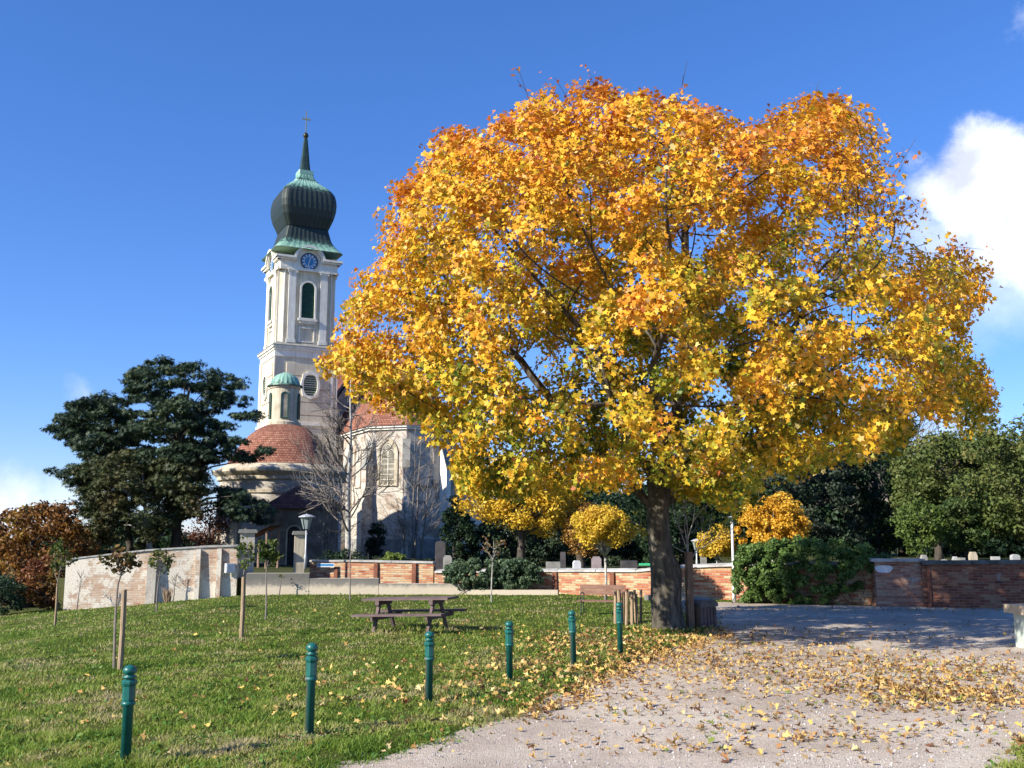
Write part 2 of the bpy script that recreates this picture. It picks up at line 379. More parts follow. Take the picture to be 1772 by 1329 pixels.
M['iron'] = plain('green_iron', [(.3, (.015, .035, .03)), (.7, (.04, .07, .06))], 6, .5, .2, 30)
M['pole'] = plain('galvanised_pole', [(.3, (.34, .36, .37)), (.7, (.52, .54, .55))], 4, .5, .1, 30, metal=.2)
M['glass'] = plain('frosted_glass', [(.3, (.16, .2, .2)), (.7, (.3, .35, .35))], 3, .25, 0, spec=.6)
M['winglass'] = plain('old_window_glass', [(.3, (.09, .08, .055)), (.5, (.2, .18, .13)), (.7, (.34, .31, .24))], 2.5, .3, .2, 6, .02, spec=.6)
M['dark'] = plain('dark_opening', [(.3, (.02, .018, .016)), (.7, (.05, .045, .04))], 3, .9, 0)
M['leaf'] = leafmat('autumn_leaf', .28)
M['gleaf'] = leafmat('green_leaf', .3, .55)
M['needle'] = leafmat('needle_leaf', .1, .6)
M['grass'] = leafmat('grass_blade', .45, .5)
M['litter'] = leafmat('fallen_leaf', .12, .65)
M['bark'] = plain('maple_bark', [(.28, (.035, .028, .02)), (.5, (.095, .082, .062)), (.72, (.22, .20, .16))], 2.6, .95, 1, 7, .05, stretch=(3, 3, .8))
M['darkbark'] = plain('dark_bark', [(.3, (.035, .028, .022)), (.7, (.10, .085, .07))], 3, .95, .6, 10, .02, stretch=(3, 3, .6))
M['palebark'] = plain('pale_bark', [(.35, (.16, .15, .13)), (.55, (.42, .40, .36)), (.8, (.6, .58, .54))], 5, .9, .4, 14, .01, stretch=(2, 2, 1))
M['twig'] = plain('grey_twig', [(.3, (.12, .10, .08)), (.7, (.26, .23, .2))], 5, .9, 0)
for k_ in ('pinkwood', 'stake', 'benchwood', 'wood'): island(M[k_])
M['palestone'] = plain('pale_stone', [(.3, (.26, .26, .25)), (.7, (.44, .44, .42))], 3, .7, .2, 18)
M['tile'] = tilemat('red_tiles', [(.0, (.16, .06, .045)), (.35, (.25, .10, .065)), (.7, (.36, .165, .105)), (1, (.43, .24, .16))])
M['tiledark'] = tilemat('brown_tiles', [(.0, (.07, .03, .025)), (.4, (.15, .06, .045)), (.8, (.26, .10, .07)), (1, (.3, .16, .12))])
# ------------------------------------------------------------ ground
EDGE_PX = [(560, 1345), (700, 1308), (830, 1272), (900, 1245), (960, 1215), (1020, 1188), (1080, 1163), (1140, 1135), (1205, 1115), (1240, 1103), (1243, 1088), (1226, 1068), (1215, 1048)]
LAWN = [tuple(G(*p)[:2]) for p in EDGE_PX]+[(6.6, 37.5), (-8, 40), (-17, 40), (-34, 34), (-75, 34), (-75, 2), (-2.0, 2)]
PATCH = [tuple(G(*p)[:2]) for p in [(1700, 1345), (1690, 1310), (1735, 1285), (1790, 1262), (1900, 1262), (1900, 1345)]]
STRIP = [(6.3, 33.2), (9, 31.9), (13, 31.0), (16, 30.5), (24, 29.3), (24, 31), (14, 33), (6, 35)]
def sdist(P, poly):
    P = np.asarray(P, float)[:, :2]; n = len(poly); d2 = np.full(len(P), 1e9); ins = np.zeros(len(P), bool)
    for i in range(n):
        a = np.array(poly[i]); b = np.array(poly[(i+1) % n]); e = b-a; wv = P-a
        t = np.clip((wv@e)/(e@e), 0, 1); d2 = np.minimum(d2, ((wv-t[:, None]*e)**2).sum(1))
        c = ((a[1] > P[:, 1]) != (b[1] > P[:, 1]))
        with np.errstate(divide='ignore', invalid='ignore'):
            xx = (b[0]-a[0])*(P[:, 1]-a[1])/((b[1]-a[1]) or 1e-9)+a[0]
        ins ^= (c & (P[:, 0] < xx))
    d = np.sqrt(d2); return np.where(ins, d, -d)
def lawn_d(P):
    d = np.maximum(np.maximum(sdist(P, LAWN), sdist(P, PATCH)), sdist(P, STRIP))
    P = np.asarray(P)[:, :2]
    return d+.16*vnoise(P, 1.3, 5, 3)+.07*vnoise(P, .25, 6, 2)
def sstep(x, a, b):
    t = np.clip((x-a)/(b-a), 0, 1); return t*t*(3-2*t)
def lawn_h(P):
    d = lawn_d(P); P = np.asarray(P)[:, :2]
    return -.05+.068*sstep(d, -.25, .5)+.014*vnoise(P, 5, 9, 3)*sstep(d, 0, 2)+.012*vnoise(P, .9, 19, 2)*sstep(d, 0, 1)-.078*np.clip(-P[:, 0]-9.3, 0, 40)
def grid(name, xs, ys, zf, mat, kind='structure'):
    X, Y = np.meshgrid(xs, ys); P = np.stack([X.ravel(), Y.ravel()], 1); z = zf(P); V = np.column_stack([P, z])
    nx, ny = len(xs), len(ys); i = np.arange(nx-1)[None, :]+np.arange(ny-1)[:, None]*nx
    Fq = np.stack([i, i+1, i+1+nx, i+nx], -1).reshape(-1, 4)
    me = bpy.data.meshes.new(name); me.vertices.add(len(V)); me.vertices.foreach_set('co', V.astype(np.float32).ravel())
    me.loops.add(Fq.size); me.loops.foreach_set('vertex_index', Fq.astype(np.int32).ravel())
    me.polygons.add(len(Fq)); me.polygons.foreach_set('loop_start', np.arange(0, Fq.size, 4, dtype=np.int32))
    me.update(calc_edges=True); me.polygons.foreach_set('use_smooth', [True]*len(Fq)); me.materials.append(mat)
    o = bpy.data.objects.new(name, me); col.objects.link(o); tag(o, kind=kind); return o
# lawn soil: green with worn straw patches
m, t, p = newmat('lawn_mat')
g1 = ramp(t, noise(t, .55, 7, .7), [(.3, (.045, .085, .014)), (.5, (.085, .125, .022)), (.62, (.13, .125, .04)), (.75, (.20, .155, .075))])
g2 = ramp(t, noise(t, 28, 6, .7), [(.3, (.45, .4, .35)), (.65, (1, 1, 1))])
t.links.new(mixc(t, .8, g1, g2, 'MULTIPLY'), p.inputs['Base Color']); p.inputs['Roughness'].default_value = 1; p.inputs['Specular IOR Level'].default_value = .05
bump(t, p, noise(t, 26, 6, .7), 1, .05); M['lawn'] = m
m, t, p = newmat('gravel_mat')
g1 = ramp(t, noise(t, .45, 7, .68), [(.3, (.36, .29, .22)), (.5, (.52, .445, .36)), (.7, (.63, .575, .46))])
tc = nd(t, 'ShaderNodeTexCoord'); vo = nd(t, 'ShaderNodeTexVoronoi', {'Scale': 55}); t.links.new(tc.outputs['Object'], vo.inputs['Vector'])
sc1 = nd(t, 'ShaderNodeSeparateColor'); t.links.new(vo.outputs['Color'], sc1.inputs[0])
g2 = ramp(t, sc1.outputs[0], [(0, (.42, .4, .38)), (.55, (.95, .93, .9)), (.93, (1.15, 1.12, 1.1)), (1, (1.6, 1.6, 1.6))])
vo2 = nd(t, 'ShaderNodeTexVoronoi', {'Scale': 19}); t.links.new(tc.outputs['Object'], vo2.inputs['Vector'])
c = mixc(t, .6, g1, g2, 'MULTIPLY')
pt = nd(t, 'ShaderNodeMapRange', {'From Min': .46, 'From Max': .62}); t.links.new(noise(t, .28, 7, .72, stretch=(1, .6, 1)), pt.inputs['Value'])
c = mixc(t, pt.outputs[0], c, mixc(t, .7, c, (.34, .28, .225)))
t.links.new(c, p.inputs['Base Color']); p.inputs['Roughness'].default_value = .95; p.inputs['Specular IOR Level'].default_value = .2
ad = nd(t, 'ShaderNodeMath', operation='ADD'); t.links.new(vo.outputs['Distance'], ad.inputs[0]); t.links.new(noise(t, 8, 5, .7), ad.inputs[1])
bump(t, p, ad.outputs[0], .6, .018); M['gravel'] = m
M['earth'] = plain('earth_mat', [(.3, (.04, .05, .018)), (.6, (.07, .075, .03)), (.8, (.11, .09, .05))], .5, 1, .8, 6, .05, spec=.05)
xs = np.arange(-45, 26, .22); ys = np.arange(4.5, 41, .2)
grid('lawn', xs, ys, lawn_h, M['lawn'])
grid('gravel_road', np.arange(-8, 60, .4), np.arange(-6, 35.0, .35), lambda P: -.004+.008*vnoise(P, 2.5, 3, 3), M['gravel'])
grid('ground', np.array([-900, -50, -30, -20, -9.3, 0, 20, 60, 900.]), np.array([-60, 0, 20, 40, 80, 200, 1500.]), lambda P: -.12-.078*np.clip(-P[:, 0]-9.3, 0, 40), M['earth'])
def GL(px, py):
    z = 0.0
    for _ in range(6):
        g = G(px, py, z); z = float(lawn_h(np.array([[g.x, g.y]]))[0])
    g.z = z; return g
TZ = .6
CEM = [tuple(at(a, 985, b)[:2]) for a, b in [(100, 36.85), (115, 36.8), (250, 37.0), (345, 37.25), (412, 37.4), (425, 37.15), (535, 37.25), (536, 39.65), (606, 39.35), (752, 38.65), (965, 37.45), (1100, 35.85), (1180, 34.95), (1285, 33.85), (1400, 32.65), (1592, 31.25), (1772, 30.35), (2000, 29.55)]]
mb = MB(); mb.prism_xy(CEM+[(120, 29), (300, 500), (-200, 500), (-26, 62)], -3, TZ)
tag(mb.build('cemetery_ground', M['earth']), kind='structure')

# ------------------------------------------------------------ garden walls
def wall_run(name, label, cat, pts, th, mat, cop, cph=.09, cpo=.06, pil=(), pilmat=None, gp=None, base=-.9, jit=.012, pitched=False):
    """pts: list of (Vector front-top point); follows them, thickness behind"""
    o = thing(name, label, cat, (pts[0].x, pts[0].y, 0), group=gp); off = (pts[0].x, pts[0].y, 0)
    f = MB(); c = MB(); rs = random.Random(len(label))
    for i in range(len(pts)-1):
        a, b = pts[i], pts[i+1]; L = math.hypot(b.x-a.x, b.y-a.y); n = max(2, int(L/.7))
        tx, ty = (b.x-a.x)/L, (b.y-a.y)/L; nx, ny = -ty, tx
        if ny < 0: nx, ny = -nx, -ny
        # wall body as one strip so brick courses run through
        vs = []; fs = []
        for k in range(n+1):
            s = k/n; x = a.x+(b.x-a.x)*s; y = a.y+(b.y-a.y)*s; z = a.z+(b.z-a.z)*s-cph
            wv = 0 if k in (0, n) else rs.uniform(-jit, jit)
            vs += [(x-nx*wv, y-ny*wv, base), (x-nx*wv, y-ny*wv, z), (x+nx*th, y+ny*th, base), (x+nx*th, y+ny*th, z)]
        for k in range(n):
            q = 4*k; fs += [(q, q+4, q+5, q+1), (q+2, q+3, q+7, q+6), (q+1, q+5, q+7, q+3)]
        fs += [(0, 1, 3, 2), (4*n, 4*n+2, 4*n+3, 4*n+1)]
        f.add(vs, fs)
        # coping slabs, slightly uneven
        m2 = max(1, int(L/1.15)); 
        for k in range(m2):
            s0, s1 = k/m2+.004, (k+1)/m2-.004; h = rs.uniform(-.012, .012); e = cpo+rs.uniform(-.012, .012)
            p0 = a.lerp(b, s0); p1 = a.lerp(b, s1); q = []
            for P in (p0, p1):
                ins = .03 if pitched else 0
                q += [(P.x-nx*e, P.y-ny*e, P.z-cph+.002), (P.x-nx*(e-ins), P.y-ny*(e-ins), P.z+h-(.05 if pitched else 0)), (P.x+nx*th*.5, P.y+ny*th*.5, P.z+h+.004), (P.x+nx*(th+e), P.y+ny*(th+e), P.z+h-(.05 if pitched else 0)), (P.x+nx*(th+e), P.y+ny*(th+e), P.z-cph+.002)]
            c.add(q, [(0, 5, 6, 1), (1, 6, 7, 2), (2, 7, 8, 3), (3, 8, 9, 4), (4, 9, 5, 0), (0, 1, 2, 3, 4), (5, 9, 8, 7, 6)])
    f.build('wall_face', mat, o, off=off); c.build('coping', cop, o, off=off)
    for (s, wd, dp, hh) in pil:      # along px
        for i in range(len(pts)-1):
            a, b = pts[i], pts[i+1]
            pa = project([a])[0][0]; pb = project([b])[0][0]
            if pa <= s <= pb:
                k = (s-pa)/(pb-pa); P = a.lerp(b, k); d = (b-a).normalized(); d.z = 0; d.normalize(); nrm = Vector((d.y, -d.x, 0))
                pm = MB(); top = P.z-cph-.01-hh
                q = []
                for (uu, vv) in ((-wd/2, .02), (wd/2, .02)):
                    pass
                vs = [P+d*(-wd/2)-nrm*.03, P+d*(wd/2)-nrm*.03, P+d*(wd/2)+nrm*dp, P-d*(wd/2)+nrm*dp]
                tv = [P+d*(-wd/2)-nrm*.03, P+d*(wd/2)-nrm*.03, P+d*(wd/2)+nrm*dp*.55, P-d*(wd/2)+nrm*dp*.55]
                pm.add([(v.x, v.y, base) for v in vs]+[(v.x, v.y, top) for v in tv], [(0, 3, 2, 1), (4, 5, 6, 7), (0, 1, 5, 4), (1, 2, 6, 5), (2, 3, 7, 6), (3, 0, 4, 7)])
                pm.build('pilaster', pilmat or mat, o, off=off)
    return o
def W(px, Y, py): return at(px, py, Y)
wl = wall_run('garden_wall', 'whitewashed brick wall with crumbling plaster at the left edge of the lawn', 'wall',
     [W(115, 36.4, 966), W(250, 36.6, 951), W(345, 36.9, 945), W(412, 37.1, 943)], .45, M['whitewash'], M['coping'], .06, .05,
     pil=[(266, .32, .3, .28), (345, .16, .22, .05), (381, .16, .22, .05)])
for ch in wl.children:
    if ch.name.startswith('pilaster') and ch.name == 'pilaster': ch.data.materials[0] = M['oldwall']
bw1 = wall_run('brick_wall', 'red and tan brick wall stretch stepping down between lamp post and ivy', 'wall',
     [W(536, 39.4, 969), W(606, 39.1, 969), W(750, 38.4, 972)], .38, M['brickwall'], M['coping'], .07, .05,
     pil=[(583, .14, .16, .18), (652, .16, .14, 0), (718, .16, .14, 0)], pilmat=M['brickpier'])
bw2 = wall_run('brick_wall', 'long low brick wall with pale slab coping running behind the maple trunk', 'wall',
     [W(752, 38.4, 986), W(965, 37.2, 984), W(1100, 35.6, 984), W(1180, 34.7, 977), W(1285, 33.6, 973)], .4, M['brickwall'], M['coping'], .12, .07,
     pil=[(960, .17, .13, 0), (1061, .17, .13, 0)], pilmat=M['brickpier'], pitched=True)
bw3 = wall_run('brick_wall', 'patchy plastered brick wall end emerging from the large ivy mound', 'wall',
     [W(1280, 33.6, 974), W(1400, 32.4, 972), W(1592, 31.0, 970)], .42, M['brickwall'], M['coping'], .1, .07)
bw4 = wall_run('brick_wall', 'dark mossy topped brick wall at the right edge behind the shaded gravel', 'wall',
     [W(1594, 30.8, 971), W(1772, 30.1, 970), W(2000, 29.3, 969)], .42, M['brickdark'], M['copmoss'], .11, .08, pil=[(1605, .1, .08, 0)], pilmat=M['brickpier'])
# broad pier cap where the two meet
pr = thing('wall_pier', 'broad brick pier with flat stone cap and pale plaster patch between ivy and dark wall', 'pier', tuple(W(1555, 31.1, 966)[:2])+(0,), rz=-.12)
hz = W(1555, 31.1, 972).z
mb = MB(); mb.box(-.75, .62, -.14, .42, -.1, hz); mb.build('pier_body', brickmat('pier_brick', [(.0, (.26, .09, .06)), (.45, (.46, .22, .14)), (.85, (.55, .38, .26))], (.34, .27, .22), (.46, .40, .34), .6), pr)
mb = MB(); mb.box(-.86, -.1, -.24, .52, hz+.003, hz+.1); mb.box(-.09, .72, -.24, .52, hz+.003, hz+.09); mb.build('pier_cap', M['coping'], pr)
mb = MB(); mb.prism_xz([(-.5+.26*math.cos(a)*(1+.12*math.sin(3*a)), hz-.22+.14*math.sin(a)*(1+.2*math.cos(2*a))) for a in np.linspace(0, 6.28, 14, endpoint=False)], -.156, -.143)
mb.build('plaster_patch', M['whitestone'], pr)
# stepped parapet
lp = thing('stepped_parapet', 'low stained concrete parapet stepping down in front of the brick wall', 'wall', (-10, 37, 0))
def stepwall(x0, Y0, x1, Y1, pyt, nm='parapet_block'):
    a = at(x0, pyt, Y0); b = at(x1, pyt, Y1); z = (a.z+b.z)/2; d = (Vector((b.x, b.y, 0))-Vector((a.x, a.y, 0))).normalized(); n = Vector((-d.y, d.x, 0))*.35
    mb = MB(); mb.prism_xy([(a.x, a.y), (b.x, b.y), (b.x+n.x, b.y+n.y), (a.x+n.x, a.y+n.y)], -.2, z); return mb.build(nm, M['parapet'], lp, off=(-10, 37, 0))
m, t, p = newmat('stained_concrete')
uvn = nd(t, 'ShaderNodeUVMap'); sx = nd(t, 'ShaderNodeSeparateXYZ'); t.links.new(uvn.outputs[0], sx.inputs[0])
nn = nd(t, 'ShaderNodeTexNoise', {'Scale': 3.2, 'Detail': 8, 'Roughness': .75}); t.links.new(uvn.outputs[0], nn.inputs['Vector'])
ma = nd(t, 'ShaderNodeMath', operation='MULTIPLY_ADD'); ma.inputs[1].default_value = -.8; m16 = nd(t, 'ShaderNodeMath', operation='MULTIPLY'); m16.inputs[1].default_value = 1.6; t.links.new(sx.outputs[1], m16.inputs[0]); t.links.new(nn.outputs['Fac'], ma.inputs[0]); t.links.new(m16.outputs[0], ma.inputs[2])
cc = ramp(t, ma.outputs[0], [(0, (.52, .45, .34)), (.1, (.40, .35, .27)), (.24, (.20, .185, .16)), (.6, (.13, .125, .11))])
t.links.new(cc, p.inputs['Base Color']); p.inputs['Roughness'].default_value = .95; bump(t, p, nn.outputs['Fac'], .6, .03); M['parapet'] = m
stepwall(426, 36.8, 535, 36.9, 992); stepwall(535.5, 36.9, 655, 36.9, 1001); stepwall(655.5, 36.9, 803, 36.8, 1010); stepwall(803.5, 36.8, 965, 36.4, 1021); 
# kerb stones near the bench
kb = thing('kerb_stone', 'low grey stone slab lying against the brick wall by the bench', 'kerb', tuple(G(1155, 1040)[:2])+(0,))
mb = MB(); mb.box(-.75, .75, -.1, .12, -.1, .2); mb.build('slab', M['stone'], kb)
# gate pillars
def pillar(px, py0, py1, Y, wpx, label, mat, rz=.25):
    a = at(px, py0, Y); zt = at(px, py1, Y).z; wd = wpx/F*Y
    o = thing('gate_pillar', label, 'pillar', (a.x, Y, 0), rz)
    mb = MB(); mb.box(-wd/2, wd/2, 0, wd, 0, zt-.14); mb.build('shaft', mat, o)
    mb = MB(); mb.box(-wd/2-.09, wd/2+.09, -.09, wd+.09, zt-.137, zt-.06); mb.prism_xy([(-wd/2-.06, -.06), (wd/2+.06, -.06), (wd/2+.06, wd+.06), (-wd/2-.06, wd+.06)], zt-.058, zt); mb.build('capital', M['stone'], o)
pillar(426, 990, 916, 37.6, 24, 'square gate pillar with slab cap at the end of the whitewashed wall', M['oldwall'])
pillar(517, 990, 919, 38.6, 17, 'slim gate pillar with slab cap just left of the lamp post', M['cream'])
wb = thing('wall_cabinet', 'small white metal cabinet fixed to the whitewashed wall', 'cabinet', tuple(at(398, 983, 36.95)[:2])+(0,), rz=.62)
zc = at(398, 983, 36.95).z
mb = MB(); mb.box(-.17, .17, -.09, .09, zc-.17, zc+.17); mb.build('box', M['whitestone'], wb); mb = MB(); mb.box(-.145, .145, -.103, -.092, zc-.145, zc+.145); mb.build('door', M['whitestone'], wb)
sg = thing('street_sign', 'small blue and white plate fixed on the brick wall beside the lamp post', 'sign', tuple(at(564, 978, 39.05)[:2])+(0,))
zc = at(564, 978, 39.05).z
mb = MB(); mb.box(-.33, .33, -.03, .0, zc-.075, zc+.075); mb.build('plate', M['whitestone'], sg)
mb = MB(); mb.box(-.3, .3, -.036, -.031, zc-.03, zc+.05); mb.build('blue_field', M['clockblue'], sg)
gt = thing('green_tray', 'bright green plastic tray lying on the wall coping left of the maple trunk', 'tray', tuple(at(1118, 980, 35.5)[:2])+(at(1118, 979, 35.5).z+.01,))
m, t, p = newmat('green_plastic'); p.inputs['Base Color'].default_value = (.06, .45, .22, 1); p.inputs['Roughness'].default_value = .4
mb = MB(); mb.box(-.2, .2, 0, .25, 0, .02); mb.box(-.2, .2, -.02, 0, 0, .07); mb.box(-.2, .2, .25, .27, 0, .07); mb.box(-.22, -.2, -.02, .27, 0, .07); mb.box(.2, .22, -.02, .27, 0, .07); mb.build('tray_body', m, gt)
# right edge pier close by
ep = thing('stone_post', 'squat roadside post with tan stone cap at the far right edge', 'post', tuple(G(1788, 1122)[:2])+(0,), rz=.1)
mb = MB(); mb.box(-.2, .2, -.15, .25, 0, .66); mb.build('shaft', plain('pale_green_paint', [(.3, (.3, .36, .31)), (.7, (.5, .54, .48))], 3, .8, .4, 15), ep)
mb = MB(); mb.box(-.33, .3, -.26, .36, .663, .83); mb.build('cap', plain('tan_stone', [(.3, (.4, .31, .2)), (.7, (.58, .48, .35))], 3, .85, .5, 15), ep)

# ------------------------------------------------------------ church tower
BET = R(27)
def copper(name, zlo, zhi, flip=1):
    """verdigris over brown-black copper, border ragged along z; on the onion with painted shade"""
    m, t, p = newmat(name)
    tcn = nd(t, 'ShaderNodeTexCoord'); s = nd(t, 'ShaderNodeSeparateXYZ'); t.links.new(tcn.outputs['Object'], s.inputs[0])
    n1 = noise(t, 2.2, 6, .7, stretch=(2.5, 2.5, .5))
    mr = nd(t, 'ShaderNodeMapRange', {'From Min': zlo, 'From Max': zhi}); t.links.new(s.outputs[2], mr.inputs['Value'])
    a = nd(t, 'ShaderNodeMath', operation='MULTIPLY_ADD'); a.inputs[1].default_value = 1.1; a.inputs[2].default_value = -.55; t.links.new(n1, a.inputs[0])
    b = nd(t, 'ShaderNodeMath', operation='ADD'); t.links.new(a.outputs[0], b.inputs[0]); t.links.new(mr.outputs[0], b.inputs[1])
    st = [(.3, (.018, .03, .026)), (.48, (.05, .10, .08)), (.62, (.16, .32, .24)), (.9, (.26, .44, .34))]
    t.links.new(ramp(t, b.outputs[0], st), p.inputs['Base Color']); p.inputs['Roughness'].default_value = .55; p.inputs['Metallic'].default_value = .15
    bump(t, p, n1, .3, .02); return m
def arch(wd, zs, zb, n=10, gothic=False, flat=False):
    """closed outline: bottom left, bottom right, then arch over"""
    pts = [(-wd, zb), (wd, zb)]
    if gothic:
        r = wd*1.75; cx = wd-r
        a1 = math.acos((0-cx)/r)
        pts += [(cx+r*math.cos(a1*i/n), zs+r*math.sin(a1*i/n)) for i in range(n+1)]
        pts += [(-(cx+r*math.cos(a1*(n-i)/n)), zs+r*math.sin(a1*(n-i)/n)) for i in range(1, n+1)]
    else:
        pts += [(wd*math.cos(math.pi*i/(2*n)), zs+wd*math.sin(math.pi*i/(2*n))) for i in range(2*n+1)]
    return pts
TY = 71.0
tx = at(508, 560, TY).x
def TZp(py): return at(515, py, TY).z
pxm = F/TY
tower = thing('church_tower', 'tall white and beige baroque church tower with green onion dome and clock', 'church tower', (tx, TY+2, 0), BET)
z1, z3 = TZp(599), TZp(447)
hl, hu = 2.36, 2.15
mb = MB(); mb.box(-hl+.08, hl-.08, -hl+.08, hl-.08, 0, z1); mb.build('lower_wall', M['beige'], tower)
wm = MB()      # white corner strips, cornices
bm_ = MB()
def rot(k): return Matrix.Rotation(k*math.pi/2, 4, 'Z')
for k in range(4):
    wm.M = rot(k); bm_.M = rot(k)
    wm.box(-hl, -hl+.52, -hl, -hl+.07, 0, z1-.9) if k != 0 else wm.box(-hl, -hl+.06, -hl, -hl+.07, 0, z1-.9)
    if k == 0: wm.box(hl-.5, hl-.32, -hl-.02, -hl+.07, 0, z1-.9)
    # rusticated courses
    nn_ = 15; zz0 = .2; hgt = (z1-1.35-zz0)/nn_
    x0 = -hl+.92 if k == 0 else -hl+.9
    for i in range(nn_):
        bm_.box(x0, hl-.56, -hl+.0, -hl+.1, zz0+i*hgt+.075, zz0+(i+1)*hgt)
wm.M = Matrix.Identity(4); bm_.M = Matrix.Identity(4)
zm = TZp(733)
wm.box(-hl-.1, hl+.1, -hl-.1, hl+.1, zm-.14, zm+.06); 
wm.build('corner_strip', M['white'], tower); bm_.build('rusticated_facing', M['beige'], tower)
# mid cornice
cm = MB(); cm.box(-hl+.02, hl-.02, -hl+.02, hl-.02, z1-.9, z1-.45); cm.box(-hl-.06, hl+.06, -hl-.06, hl+.06, z1-.447, z1-.28); cm.box(-hl-.16, hl+.16, -hl-.16, hl+.16, z1-.277, z1-.12)
cm.build('lower_cornice', M['white'], tower)
cr_ = MB(); q = hl+.2
cr_.add([(-q,-q,z1-.117),(q,-q,z1-.117),(q,q,z1-.117),(-q,q,z1-.117),(-q,-q,z1-.07),(q,-q,z1-.07),(q,q,z1-.07),(-q,q,z1-.07),(-hu,-hu,z1+.2),(hu,-hu,z1+.2),(hu,hu,z1+.2),(-hu,hu,z1+.2)],
       [(0,3,2,1),(0,1,5,4),(1,2,6,5),(2,3,7,6),(3,0,4,7),(4,5,9,8),(5,6,10,9),(6,7,11,10),(7,4,8,11)])
cr_.build('ledge_roof', M['stone'], tower)
# upper body with chamfered corners
ch_ = .34
def chsq(h, c): return [(-h+c, -h), (h-c, -h), (h, -h+c), (h, h-c), (h-c, h), (-h+c, h), (-h, h-c), (-h, -h+c)]
mb = MB(); mb.prism_xy(chsq(hu-.05, ch_), z1+.19, z3-.05); mb.build('upper_wall', M['beige'], tower)
zp0 = TZp(595); zp1 = TZp(478); zw0 = TZp(549); zw1 = TZp(486); zent = TZp(470)
for k in range(4):
    y = -hu
    for s in (-1, 1):
        xc = s*1.18 if s > 0 else -1.2
        pil = MB(); cap = MB(); pil.M = rot(k); cap.M = rot(k)
        pil.box(xc-.34, xc+.34, y-.14, y+.06, zp0, zp0+.247); pil.box(xc-.27, xc+.27, y-.1, y+.055, zp0+.246, zp1)
        cap.box(xc-.29, xc+.29, y-.13, y+.06, zp1+.003, zp1+.1); cap.box(xc-.38, xc+.38, y-.2, y+.06, zp1+.3, zp1+.42)
        cap.add([(xc-.27, y-.1, zp1+.098), (xc+.27, y-.1, zp1+.098), (xc+.35, y-.18, zp1+.302), (xc-.35, y-.18, zp1+.302), (xc-.27, y+.05, zp1+.098), (xc+.27, y+.05, zp1+.098), (xc+.35, y+.05, zp1+.302), (xc-.35, y+.05, zp1+.302)], [(0,1,2,3),(5,4,7,6),(1,5,6,2),(4,0,3,7)])
        for ss in (-1, 1): cap.tube([(xc+ss*.3, y-.19, zp1+.22), (xc+ss*.3, y-.02, zp1+.22)], .075, 8)
        pp = pil.build('pilaster', M['white'], tower); cap.build('capital', M['white'], pp)
        e = MB(); e.M = rot(k)
        if s > 0: e.box(hu-.42, hu-.36, y-.03, y+.06, zp0, zent)
        else: e.box(-hu+.36, -hu+.44, y-.03, y+.06, zp0, zent)
        e.build('edge_strip', M['white'], tower)
    sill = MB(); sill.M = rot(k); sill.box(-.72, .72, y-.2, y+.06, zw0-.3, zw0-.12); sill.box(-.62, .62, y-.1, y+.055, zw0-.5, zw0-.299); sill.build('window_sill', M['white'], tower)
    sill = MB(); sill.M = rot(k)
    sill.ring_xz([(-.6, zp0+.1), (.6, zp0+.1), (.6, zw0-.75), (-.6, zw0-.75)], [(-.5, zp0+.2), (.5, zp0+.2), (.5, zw0-.85), (-.5, zw0-.85)], y-.04, y+.06); sill.build('panel_frame', M['white'], tower)
def ringpts(outline, d, zc): return outline
for k in range(4):
    w_ = MB(); w_.M = rot(k); y = -hu
    o1 = arch(.62, zw1-.62, zw0-.1, 8); o2 = arch(.49, zw1-.62, zw0-.1, 8)
    w_.ring_xz([(x, z) for x, z in o1], [(x, z+(.02 if i < 2 else 0)) for i, (x, z) in enumerate(o2)], y-.13, y+.06)
    wf = w_.build('window_surround', M['white'], tower)
    g = MB(); g.M = rot(k); g.prism_xz(o2, y+.02, y+.049)
    n_ = 16
    for i in range(n_):
        z = zw0-.05+(zw1-.25-zw0)*i/(n_-1); hw = .47 if z < zw1-.62 else max(.08, math.sqrt(max(.0, .49**2-(z-zw1+.62)**2))-.02)
        g.add([(-hw, y-.05, z-.06), (hw, y-.05, z-.06), (hw, y+.015, z+.05), (-hw, y+.015, z+.05), (-hw, y-.03, z-.075), (hw, y-.03, z-.075)], [(0,1,2,3), (4,5,1,0)])
    g.build('louvre', M['louvre'], wf)
